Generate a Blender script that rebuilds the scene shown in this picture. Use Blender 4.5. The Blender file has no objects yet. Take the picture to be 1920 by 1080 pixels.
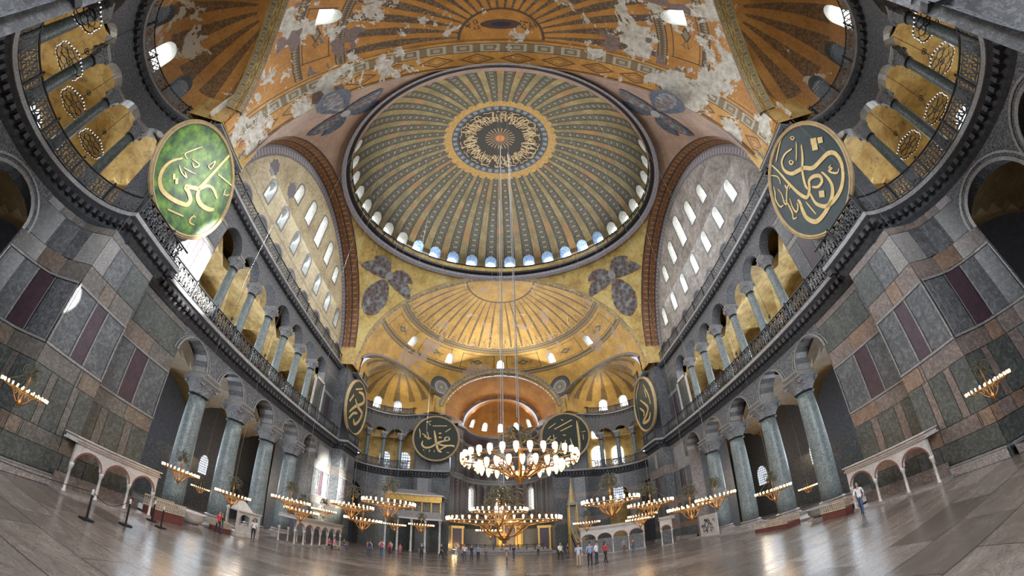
import bpy, bmesh, math, random
from math import pi, sin, cos, sqrt, radians, atan2, hypot
from mathutils import Vector, Matrix
from mathutils.geometry import delaunay_2d_cdt
random.seed(7)
SC = bpy.context.scene
COL = SC.collection

# ---------------------------------------------------------------- camera (full-frame fisheye lens)
cam = bpy.data.cameras.new('camera')
camo = bpy.data.objects.new('camera', cam)
COL.objects.link(camo)
SC.camera = camo
RX = Vector((0.99996282, -0.00427433, -0.00748884)); UY = Vector((0.00320857, -0.62168283, 0.78326251)); FZ = Vector((0.00800361, 0.78325742, 0.621646))
camo.matrix_world = Matrix(((RX.x, UY.x, -FZ.x, -0.2068), (RX.y, UY.y, -FZ.y, -22.1074), (RX.z, UY.z, -FZ.z, 2.1705), (0, 0, 0, 1)))
cam.type = 'PANO'
cam.panorama_type = 'FISHEYE_LENS_POLYNOMIAL'
cam.sensor_fit = 'HORIZONTAL'; cam.sensor_width = 36; cam.sensor_height = 20.25
cam.lens = 9
cam.fisheye_fov = radians(200)
cam.fisheye_polynomial_k0 = 0.0
cam.fisheye_polynomial_k1 = -0.0763736183
cam.fisheye_polynomial_k2 = 0.000521713489
cam.fisheye_polynomial_k3 = -0.000093575802
cam.fisheye_polynomial_k4 = 0.00000403289344
cam.shift_x = (960 - 940.642) / 1920
cam.clip_start = 0.05; cam.clip_end = 500

# ---------------------------------------------------------------- world, exposure
W = bpy.data.worlds.new('world'); SC.world = W; W.use_nodes = True
bg = W.node_tree.nodes['Background']
bg.inputs[0].default_value = (0.74, 0.82, 1.0, 1); bg.inputs[1].default_value = 1.0
SC.view_settings.view_transform = 'Standard'; SC.view_settings.look = 'None'
SC.view_settings.gamma = 1; SC.view_settings.use_curve_mapping = False
SC.view_settings.exposure = 0.0
SC.cycles.max_bounces = 5; SC.cycles.diffuse_bounces = 3; SC.cycles.glossy_bounces = 2
SC.cycles.transparent_max_bounces = 6; SC.cycles.transmission_bounces = 2
SC.cycles.caustics_reflective = False; SC.cycles.caustics_refractive = False
SC.cycles.sample_clamp_indirect = 3.0
SC.cycles.use_light_tree = True

def lamp(name, kind, loc, energy, color=(1, 1, 1), target=None, size=1.0, size_y=None, spot=None, blend=0.3, radius=None, spread=None):
    d = bpy.data.lights.new(name, kind); d.energy = energy; d.color = color
    o = bpy.data.objects.new(name, d); COL.objects.link(o); o.location = loc
    if kind == 'AREA':
        d.size = size
        if size_y: d.shape = 'RECTANGLE'; d.size_y = size_y
        if spread: d.spread = spread
    if kind == 'SPOT':
        d.spot_size = spot; d.spot_blend = blend
    if radius is not None and kind in ('POINT', 'SPOT'): d.shadow_soft_size = radius
    if target is not None:
        o.rotation_euler = (Vector(target) - Vector(loc)).to_track_quat('-Z', 'Y').to_euler()
    return o
DAY = (0.80, 0.90, 1.0); WARM = (1.0, 0.62, 0.28)
# daylight of the big west windows above the door, behind the camera
lamp('daylight_west', 'AREA', (0, -33.5, 15), 10500, (0.92, 0.95, 1.0), (0, 5, 14), 22, 12)
# daylight entering through the tympanum and gallery windows of each side
for s in (-1, 1):
    lamp('daylight_tympanum', 'AREA', (s*17.0, 0, 26), 2600, DAY, (0, 0, 12), 18, 8)
    lamp('daylight_gallery', 'AREA', (s*26.6, -1, 14.8), 2600, DAY, (s*15, -1, 13), 30, 4)
    lamp('daylight_aisle', 'AREA', (s*26.7, -1, 5.5), 1300, DAY, (s*15, -1, 3), 30, 5)
# skylight of the ring of dome windows
lamp('daylight_dome', 'AREA', (0, 0, 34.2), 2500, (1.0, .93, .8), (0, 0, 42), 22)
lamp('daylight_dome_down', 'AREA', (0, 0, 33.6), 5200, (0.95, .95, 1.0), (0, 0, 0), 22)
lamp('daylight_apse', 'AREA', (0, 33.0, 20.8), 260, (1, .95, .85), (0, 18, 20), 8, 2)
lamp('daylight_east_dome', 'AREA', (0, 25.5, 25.2), 1500, (1, .93, .8), (0, 5, 30), 12, 2)
lamp('daylight_west_dome', 'AREA', (0, -27.5, 24.0), 1900, (1, .93, .8), (0, -14, 32), 16, 2)
for s in (-1, 1):
    lamp('daylight_corner_gallery', 'POINT', (s*22.5, -24.5, 13.5), 420, (1, .93, .8), radius=1.0)  # warm-white fill points added to brighten the corner gallery vaults
    lamp('daylight_corner_gallery', 'POINT', (s*23.5, -15, 13.5), 300, (1, .93, .8), radius=1.0)
    for y in (-11.5, -1.5, 8.0): lamp('daylight_side_aisle', 'POINT', (s*22.5, y, 4.5), 260, (.75, .85, 1) if y < 5 else (1, .75, .45), radius=.8)  # fill points added inside the aisles to lift their darkness, far one warm
    lamp('daylight_corner_gallery', 'POINT', (s*19, 28.5, 13.5), 60, (1, .93, .8), radius=.8)
for s in (-1, 1): lamp('daylight_conch_windows', 'POINT', (s*14.0, 26.0, 21.3), 170, (1, .93, .8), radius=.6)
# beams of sun from the south windows
lamp('sunbeam_pier', 'SPOT', (15.0, -2.0, 27.5), 420000, (1, .98, .92), (-17.6, -10.4, 12.7), spot=radians(8.5), blend=.35, radius=.2)
lamp('sunbeam_roundel', 'SPOT', (14.8, -5.0, 27.5), 42000, (1, .98, .9), (-15.6, -14.4, 15.7), spot=radians(9), blend=1, radius=.6)
lamp('sunbeam_wall', 'SPOT', (15.0, 2.0, 27.5), 420000, (1, .98, .95), (-16.2, -16.9, 6.0), spot=radians(1.8), blend=.1, radius=.05)
lamp('sunbeam_east_pier', 'SPOT', (14.5, 4.0, 27.0), 800000, (1, 1, .93), (-16.6, 12.6, 5.6), spot=radians(10), blend=1, radius=.3)
lamp('sunbeam_east_roundel', 'SPOT', (-14.5, 2.0, 27.0), 3500, (.6, .75, 1), (15.4, 14.0, 15.8), spot=radians(5), blend=1, radius=.3)  # bluish spot onto the far right roundel, set on the north side

# ---------------------------------------------------------------- node expressions
class X:
    def __init__(s, nt, v): s.nt = nt; s.v = v
    def op(s, o, *a):
        n = s.nt.nodes.new('ShaderNodeMath'); n.operation = o
        for i, q in enumerate((s,) + a):
            if isinstance(q, X): s.nt.links.new(q.v, n.inputs[i])
            else: n.inputs[i].default_value = q
        return X(s.nt, n.outputs[0])
    def __add__(s, o): return s.op('ADD', o)
    def __sub__(s, o): return s.op('SUBTRACT', o)
    def __mul__(s, o): return s.op('MULTIPLY', o)
    __radd__ = __add__; __rmul__ = __mul__
    def __rsub__(s, o): return (s * -1.0) + o
    def __truediv__(s, o): return s.op('DIVIDE', o)
    def __gt__(s, o): return s.op('GREATER_THAN', o)
    def __lt__(s, o): return s.op('LESS_THAN', o)
    def fr(s): return s.op('FRACT')
    def fl(s): return s.op('FLOOR')
    def ab(s): return s.op('ABSOLUTE')
    def sn(s): return s.op('SINE')
    def sq(s): return s.op('SQRT')
    def mn(s, o): return s.op('MINIMUM', o)
    def mx(s, o): return s.op('MAXIMUM', o)
    def inv(s): return s * -1.0 + 1.0
    def cl(s):
        r = s + 0.0; r.v.node.use_clamp = True; return r

class Mat:
    def __init__(s, name, rough=.6, metal=0.0, spec=.5):
        s.m = bpy.data.materials.new(name); s.m.use_nodes = True
        s.nt = s.m.node_tree; s.b = s.nt.nodes['Principled BSDF']
        s.b.inputs['Roughness'].default_value = rough; s.b.inputs['Metallic'].default_value = metal
        s.b.inputs['Specular IOR Level'].default_value = spec
    def n(s, t): return s.nt.nodes.new(t)
    def uv(s, name=None):
        a = s.n('ShaderNodeUVMap'); sp = s.n('ShaderNodeSeparateXYZ'); s.nt.links.new(a.outputs[0], sp.inputs[0])
        return X(s.nt, sp.outputs[0]), X(s.nt, sp.outputs[1])
    def pos(s):
        if not hasattr(s, '_p'):
            a = s.n('ShaderNodeNewGeometry'); s._g = a; sp = s.n('ShaderNodeSeparateXYZ'); s.nt.links.new(a.outputs['Position'], sp.inputs[0])
            s._p = [X(s.nt, sp.outputs[i]) for i in range(3)]
        return s._p
    def vec(s, x, y, z=0.0):
        c = s.n('ShaderNodeCombineXYZ')
        for i, q in enumerate((x, y, z)):
            if isinstance(q, X): s.nt.links.new(q.v, c.inputs[i])
            else: c.inputs[i].default_value = q
        return c.outputs[0]
    def noise(s, scale, detail=3, vec=None, rough=.6, dist=0.0):
        n = s.n('ShaderNodeTexNoise'); n.inputs['Scale'].default_value = scale; n.inputs['Detail'].default_value = detail
        n.inputs['Roughness'].default_value = rough; n.inputs['Distortion'].default_value = dist
        if vec is None:
            s.pos(); vec = s._g.outputs['Position']
        s.nt.links.new(vec, n.inputs['Vector'])
        return X(s.nt, n.outputs['Fac'])
    def voro(s, scale, vec=None, feature='F1', out='Distance'):
        n = s.n('ShaderNodeTexVoronoi'); n.inputs['Scale'].default_value = scale; n.feature = feature
        if vec is None:
            s.pos(); vec = s._g.outputs['Position']
        s.nt.links.new(vec, n.inputs['Vector'])
        return X(s.nt, n.outputs[out])
    def mix(s, f, a, b):
        n = s.n('ShaderNodeMix'); n.data_type = 'RGBA'
        if isinstance(f, X): s.nt.links.new(f.v, n.inputs[0])
        else: n.inputs[0].default_value = f
        for i, q in ((6, a), (7, b)):
            if isinstance(q, tuple): n.inputs[i].default_value = (*q, 1) if len(q) == 3 else q
            else: s.nt.links.new(q, n.inputs[i])
        return n.outputs[2]
    def ramp(s, f, stops):
        n = s.n('ShaderNodeValToRGB'); e = n.color_ramp.elements
        while len(e) < len(stops): e.new(.5)
        for i, (p, c) in enumerate(stops): e[i].position = p; e[i].color = (*c, 1)
        s.nt.links.new(f.v, n.inputs[0]); return n.outputs[0]
    def col(s, c):
        if isinstance(c, tuple): s.b.inputs['Base Color'].default_value = (*c, 1)
        else: s.nt.links.new(c, s.b.inputs['Base Color'])
        return s
    def bump(s, h, strength=.3, dist=.05):
        n = s.n('ShaderNodeBump'); n.inputs['Strength'].default_value = strength; n.inputs['Distance'].default_value = dist
        s.nt.links.new(h.v, n.inputs['Height']); s.nt.links.new(n.outputs[0], s.b.inputs['Normal']); return s
    def emit(s, c, st):
        if isinstance(c, tuple): s.b.inputs['Emission Color'].default_value = (*c, 1)
        else: s.nt.links.new(c, s.b.inputs['Emission Color'])
        s.b.inputs['Emission Strength'].default_value = st; return s

def marble(name, dark, mid, light, scale=1.2, rough=.35, vein=.28):
    m = Mat(name, rough)
    n1 = m.noise(scale*.8, 6, rough=.72, dist=.7); n2 = m.noise(scale*7, 4, rough=.8)
    base = m.ramp(n1*.5 + n2*.5, [(.30, dark), (.5, mid), (.70, light)])
    v = (m.noise(scale*1.6, 3, dist=2.5) - .5).ab()
    vm = ((v*-14.0) + 1.0).cl() * vein * (n2 > .48)
    m.col(m.mix(vm, base, tuple(min(1, c*1.9 + .04) for c in light)))
    return m.m
def plain(name, c, rough=.6, metal=0.0, var=.18, scale=3.0):
    m = Mat(name, rough, metal)
    n = m.noise(scale, 3)
    m.col(m.ramp(n, [(.3, tuple(q*(1-var) for q in c)), (.7, tuple(min(1, q*(1+var)) for q in c))]))
    return m.m
def glow(name, c, st):
    m = Mat(name, .5); m.col((.8, .8, .8)); m.emit(c, st); return m.m

M = {}
M['grey'] = marble('grey_marble', (.038, .040, .044), (.082, .086, .092), (.155, .160, .166), .8)
M['green'] = marble('green_marble', (.030, .035, .032), (.060, .067, .061), (.118, .125, .115), 1.0)
M['purple'] = marble('porphyry', (.03, .018, .024), (.055, .032, .042), (.09, .055, .07), 2.5, .3, .15)
M['pink'] = marble('pink_marble', (.085, .066, .058), (.150, .118, .104), (.235, .195, .175), 1.0)
M['orange'] = marble('orange_marble', (.115, .075, .052), (.19, .125, .088), (.27, .195, .145), 1.0)
M['frame'] = marble('pale_moulding', (.13, .127, .122), (.205, .198, .19), (.31, .30, .285), 2.0)
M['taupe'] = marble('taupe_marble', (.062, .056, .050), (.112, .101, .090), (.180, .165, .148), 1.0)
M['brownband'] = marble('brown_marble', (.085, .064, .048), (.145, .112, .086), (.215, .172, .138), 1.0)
M['plinth'] = marble('plinth_marble', (.14, .12, .11), (.24, .21, .195), (.38, .34, .32), 1.5)
M['carved'] = None
m = Mat('carved_grey_stone', .6)
n = m.noise(9, 4, rough=.8); v = m.voro(10.0)
m.col(m.ramp(n*.6 + v*.5, [(.25, (.040, .042, .047)), (.48, (.088, .092, .10)), (.75, (.165, .17, .18))]))
m.bump(v, .8, .05); M['carved'] = m.m
m = Mat('dark_cornice_stone', .6)
n = m.noise(6, 4, rough=.8); m.col(m.ramp(n, [(.3, (.018, .019, .022)), (.6, (.055, .057, .064)), (.8, (.13, .13, .14))])); m.bump(n, .6, .05); M['cornice'] = m.m
M['lip'] = marble('cornice_lip', (.12, .12, .125), (.21, .21, .215), (.34, .34, .34), 2.0)
M['column'] = marble('verd_column', (.025, .034, .036), (.075, .098, .098), (.20, .24, .235), 3.2, .42, .6)
M['column2'] = marble('pale_verd_column', (.035, .046, .047), (.105, .130, .130), (.25, .285, .28), 3.2, .42, .6)
M['capital'] = None
m = Mat('carved_capital', .6); n = m.noise(12, 3, rough=.8); m.col(m.ramp(n, [(.3, (.07, .075, .08)), (.5, (.19, .195, .205)), (.72, (.36, .36, .365))])); m.bump(m.voro(9.0), .9, .05); M['capital'] = m.m
M['iron'] = plain('black_iron', (.02, .02, .022), .5, .6)
M['brass'] = plain('aged_brass', (.35, .19, .07), .4, .8)
M['bulb'] = glow('lamp_glow', (1.0, .72, .38), 9.0)
M['day'] = glow('window_daylight', (.95, .98, 1.0), 5.0)
M['daydim'] = glow('dim_window_daylight', (.75, .85, 1.0), .9)
M['darkpane'] = glow('shaded_window_pane', (.6, .7, .8), .05); M['darkpane'].node_tree.nodes['Principled BSDF'].inputs['Base Color'].default_value = (.05, .05, .05, 1)
M['palebar'] = plain('pale_lattice_bar', (.55, .54, .50), .7)
M['white'] = marble('white_marble', (.30, .27, .25), (.48, .45, .42), (.66, .63, .60), 2.0, .4, .2)
M['reveal'] = plain('window_reveal', (.42, .42, .38), .8)
m = Mat('blue_painted_reveal', .8); v = m.voro(5.5); m.col(m.ramp(v, [(.12, (.03, .06, .12)), (.3, (.16, .26, .42)), (.6, (.28, .40, .55))])); M['blue'] = m.m
M['dark'] = plain('shadowed_brick', (.11, .115, .13), .9)

# ---------------------------------------------------------------- mesh builder
class MB:
    def __init__(s): s.v = []; s.f = []; s.mi = []; s.uv = []
    def vert(s, p, uv=(0, 0)): s.v.append(tuple(p)); s.uv.append(uv); return len(s.v)-1
    def face(s, idx, mi=0): s.f.append(tuple(idx)); s.mi.append(mi)
    def poly(s, pts, mi=0, uvs=None):
        i = [s.vert(p, uvs[k] if uvs else (0, 0)) for k, p in enumerate(pts)]; s.face(i, mi)
    def box(s, c, d, mi=0, rz=0.0, M4=None):
        hx, hy, hz = d[0]/2, d[1]/2, d[2]/2; ca, sa = cos(rz), sin(rz); b = len(s.v)
        for z in (-hz, hz):
            for x, y in ((-hx, -hy), (hx, -hy), (hx, hy), (-hx, hy)):
                p = (c[0]+x*ca-y*sa, c[1]+x*sa+y*ca, c[2]+z)
                if M4: p = M4 @ Vector(p)
                s.vert(p)
        for q in ((0, 3, 2, 1), (4, 5, 6, 7), (0, 1, 5, 4), (1, 2, 6, 5), (2, 3, 7, 6), (3, 0, 4, 7)): s.face([b+k for k in q], mi)
    def grid(s, fn, us, vs, mi=0, keep=None, uvf=None):
        idx = {}
        def g(i, j):
            if (i, j) not in idx: idx[(i, j)] = s.vert(fn(us[i], vs[j]), uvf(us[i], vs[j]) if uvf else (us[i], vs[j]))
            return idx[(i, j)]
        for i in range(len(us)-1):
            for j in range(len(vs)-1):
                if keep and not keep((us[i]+us[i+1])/2, (vs[j]+vs[j+1])/2): continue
                s.face((g(i, j), g(i+1, j), g(i+1, j+1), g(i, j+1)), mi(us[i], vs[j]) if callable(mi) else mi)
    def tube(s, path, r, n=8, mi=0, cap=True, closed=False):
        P = [Vector(p) for p in path]; k = len(P); rings = []
        up = None
        for i in range(k):
            a = P[(i-1) % k] if (i > 0 or closed) else P[i]; b = P[(i+1) % k] if (i < k-1 or closed) else P[i]
            t = (b-a).normalized() if (b-a).length > 1e-9 else Vector((0, 0, 1))
            if up is None: up = Vector((0, 0, 1)) if abs(t.z) < .9 else Vector((1, 0, 0))
            x = t.cross(up)
            if x.length < 1e-6: x = t.orthogonal()
            x.normalize(); y = x.cross(t).normalized(); up = y
            rr = r[i] if isinstance(r, (list, tuple)) else r
            rings.append([s.vert(P[i] + x*(rr*cos(2*pi*q/n)) + y*(rr*sin(2*pi*q/n))) for q in range(n)])
        for i in range(k if closed else k-1):
            A, B = rings[i], rings[(i+1) % k]
            for q in range(n): s.face((A[q], A[(q+1) % n], B[(q+1) % n], B[q]), mi)
        if cap and not closed:
            s.face(rings[0][::-1], mi); s.face(rings[-1], mi)
    def lathe(s, prof, c=(0, 0, 0), n=16, mi=0, a0=0.0, sq=None):
        rings = []
        for r, z in prof:
            rings.append([s.vert((c[0]+r*cos(a0+2*pi*q/n), c[1]+r*sin(a0+2*pi*q/n), c[2]+z)) for q in range(n)])
        for i in range(len(prof)-1):
            A, B = rings[i], rings[i+1]
            for q in range(n): s.face((A[q], A[(q+1) % n], B[(q+1) % n], B[q]), mi)
        s.face(rings[0][::-1], mi); s.face(rings[-1], mi)
    def build(s, name, mats, parent=None, smooth=False, auto=None):
        me = bpy.data.meshes.new(name); me.from_pydata(s.v, [], s.f)
        mats = mats if isinstance(mats, (list, tuple)) else [mats]
        for q in mats: me.materials.append(M[q] if isinstance(q, str) else q)
        if len(mats) > 1: me.polygons.foreach_set('material_index', s.mi)
        l = me.uv_layers.new(name='UVMap')
        vi = [0]*len(me.loops); me.loops.foreach_get('vertex_index', vi)
        fl = []
        for q in vi: fl += s.uv[q]
        l.data.foreach_set('uv', fl)
        if smooth: me.polygons.foreach_set('use_smooth', [True]*len(me.polygons))
        me.update()
        o = bpy.data.objects.new(name, me); COL.objects.link(o)
        if parent: o.parent = parent
        return o

TN = [0]
def struct(o):
    n = o.name
    for w in ('wall_north', 'wall_south', 'wall_east', 'ceiling'):
        if n.startswith(w): o.name = w
    if n.startswith('trim_') and not n[5:].isdigit() or n == 'floor_platform': TN[0] += 1; o.name = 'trim_%d' % TN[0]
    o['kind'] = 'structure'; return o
def tag(o, label, cat, group=None, kind='thing'):
    o['label'] = label; o['category'] = cat
    if group: o['group'] = group
    if kind: o['kind'] = kind
    return o
def empty(name, loc=(0, 0, 0), rz=0.0):
    o = bpy.data.objects.new(name, None); COL.objects.link(o); o.location = loc; o.rotation_euler = (0, 0, rz); return o
def copy_tree(o, parent=None):
    c = o.copy(); COL.objects.link(c)
    if parent: c.parent = parent
    for ch in o.children: copy_tree(ch, c)
    return c

def inpoly(x, y, P):
    r = False; n = len(P); j = n-1
    for i in range(n):
        xi, yi = P[i]; xj, yj = P[j]
        if (yi > y) != (yj > y) and x < (xj-xi)*(y-yi)/(yj-yi)+xi: r = not r
        j = i
    return r
def arch_loop(u, w, z0, zs, n=10, rise=None, pointed=False):
    """outline of an arched opening centred on u, half width w, sill z0, springing zs"""
    rise = w if rise is None else rise
    P = [(u-w, z0), (u+w, z0)]
    for k in range(n+1):
        a = pi*k/n; P.append((u+w*cos(a), zs+rise*sin(a)**(.8 if pointed else 1)))
    return P
def sheet(mb, outline, holes, fn, du=None, dv=None, mi=0, d=0.0, minfo=None):
    vs, es = [], []
    if du:
        o2 = []
        for i, p in enumerate(outline):
            q = outline[(i+1) % len(outline)]; k = max(1, int(max(abs(q[0]-p[0])/du, abs(q[1]-p[1])/(dv or du))))
            o2 += [(p[0]+(q[0]-p[0])*j/k, p[1]+(q[1]-p[1])*j/k) for j in range(k)]
        outline = o2
    for loop in [outline]+holes:
        b = len(vs); vs += [Vector(p) for p in loop]; es += [(b+i, b+(i+1) % len(loop)) for i in range(len(loop))]
    if du:
        us = [p[0] for p in outline]; zs = [p[1] for p in outline]
        nu = max(1, int((max(us)-min(us))/du)); nv = max(1, int((max(zs)-min(zs))/(dv or du)))
        for i in range(1, nu):
            for j in range(1, nv):
                x = min(us)+(max(us)-min(us))*i/nu; y = min(zs)+(max(zs)-min(zs))*j/nv
                if inpoly(x, y, outline): vs.append(Vector((x, y)))
    r = delaunay_2d_cdt(vs, es, [], 0, 1e-6)
    V, T = r[0], r[2]
    bb = [(min(p[0] for p in h), max(p[0] for p in h), min(p[1] for p in h), max(p[1] for p in h), h) for h in holes]
    ix = [mb.vert(fn(v.x, v.y, d), (v.x, v.y)) for v in V]
    for t in T:
        cx = sum(V[k].x for k in t)/3; cy = sum(V[k].y for k in t)/3
        if not inpoly(cx, cy, outline): continue
        if any(a < cx < b and c < cy < e and inpoly(cx, cy, h) for a, b, c, e, h in bb): continue
        mb.face([ix[k] for k in t], minfo(cx, cy) if minfo else mi)
def tunnel(mb, loop, fn, d0, d1, mi=0, skip_sill=False):
    n = len(loop)
    A = [mb.vert(fn(p[0], p[1], d0)) for p in loop]; B = [mb.vert(fn(p[0], p[1], d1)) for p in loop]
    for i in range(n):
        if skip_sill and i == 0: continue
        j = (i+1) % n; mb.face((A[i], A[j], B[j], B[i]), mi)
def offset_arch(u, w, z0, zs, o, **k): return arch_loop(u, w+o, z0-o, zs, **k)

WN = [0]
def window(fn, u, w, z0, zs, d0, d1, reveal='reveal', pane='day', grille=0, rise=None, n=8, shrink=1.0, drop=0.0):
    """arched window: splayed reveal with an emissive daylight pane at its far end"""
    WN[0] += 1
    L = arch_loop(u, w, z0, zs, n, rise); w2 = w*shrink
    L2 = arch_loop(u, w2, z0, zs-(w-w2)*.4-drop, n, None if rise is None else rise*shrink)
    mb = MB(); A = [mb.vert(fn(p[0], p[1], d0)) for p in L]; B = [mb.vert(fn(p[0], p[1], d1)) for p in L2]
    for i in range(len(L)): j = (i+1) % len(L); mb.face((A[i], A[j], B[j], B[i]))
    o = struct(mb.build('window_%d' % WN[0], [reveal]))
    mp = MB(); mp.poly([fn(p[0], p[1], d1) for p in L2]); mp.build('pane', [pane], o)
    if grille:
        mg = MB(); k, kk = grille; zz = L2[2][1]; vt = max(p[1] for p in L2); t = w2/k*.16; tv = (vt-z0)/kk*.1
        dd = d1*.93
        for i in range(1, k):
            x = u-w2+2*w2*i/k; top = zz+(vt-zz)*sqrt(max(0, 1-((x-u)/w2)**2))
            for j in range(3): a_ = z0+(top-z0)*j/3; b_ = z0+(top-z0)*(j+1)/3; mg.poly([fn(x-t, a_, dd), fn(x+t, a_, dd), fn(x+t, b_, dd), fn(x-t, b_, dd)])
        for i in range(1, kk):
            y = z0+(vt-z0)*i/kk; hw = w2 if y < zz else w2*sqrt(max(0, 1-((y-zz)/(vt-zz))**2))
            mg.poly([fn(u-hw, y-tv, dd), fn(u+hw, y-tv, dd), fn(u+hw, y+tv, dd), fn(u-hw, y+tv, dd)])
        mg.build('grille', ['palebar' if pane == 'darkpane' else 'iron'], o)
    return o

def arc(cx, cy, r, a0, a1, n):
    return [(cx+r*cos(radians(a0+(a1-a0)*i/n)), cy+r*sin(radians(a0+(a1-a0)*i/n))) for i in range(n+1)]
def mir(path, s): return [(s*x, y) for x, y in path]
def offset_path(path, o):
    """offset to the left of travel direction"""
    out = []; n = len(path)
    for i in range(n):
        a = path[max(0, i-1)]; b = path[i]; c = path[min(n-1, i+1)]
        def nrm(p, q):
            d = hypot(q[0]-p[0], q[1]-p[1]) or 1; return (-(q[1]-p[1])/d, (q[0]-p[0])/d)
        n1 = nrm(a, b) if i > 0 else nrm(b, c); n2 = nrm(b, c) if i < n-1 else n1
        mx, my = n1[0]+n2[0], n1[1]+n2[1]; L = hypot(mx, my) or 1; mx, my = mx/L, my/L
        k = max(.4, mx*n1[0]+my*n1[1])
        out.append((b[0]+mx*o/k, b[1]+my*o/k))
    return out
def sweep(mb, path, prof, mi=0, mis=None):
    """prof: (offset toward the nave, z)"""
    P = [[(p[0], p[1], z) for p in offset_path(path, o)] for o, z in prof]
    ids = [[mb.vert(p) for p in row] for row in P]
    for k in range(len(prof)-1):
        for i in range(len(path)-1):
            mb.face((ids[k][i], ids[k][i+1], ids[k+1][i+1], ids[k+1][i]), mis[k] if mis else mi)
def along(path, step):
    out = []; acc = 0
    for (x0, y0), (x1, y1) in zip(path, path[1:]):
        L = hypot(x1-x0, y1-y0)
        while acc < L:
            t = acc/L; out.append((x0+(x1-x0)*t, y0+(y1-y0)*t, atan2(y1-y0, x1-x0))); acc += step
        acc -= L
    return out
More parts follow.
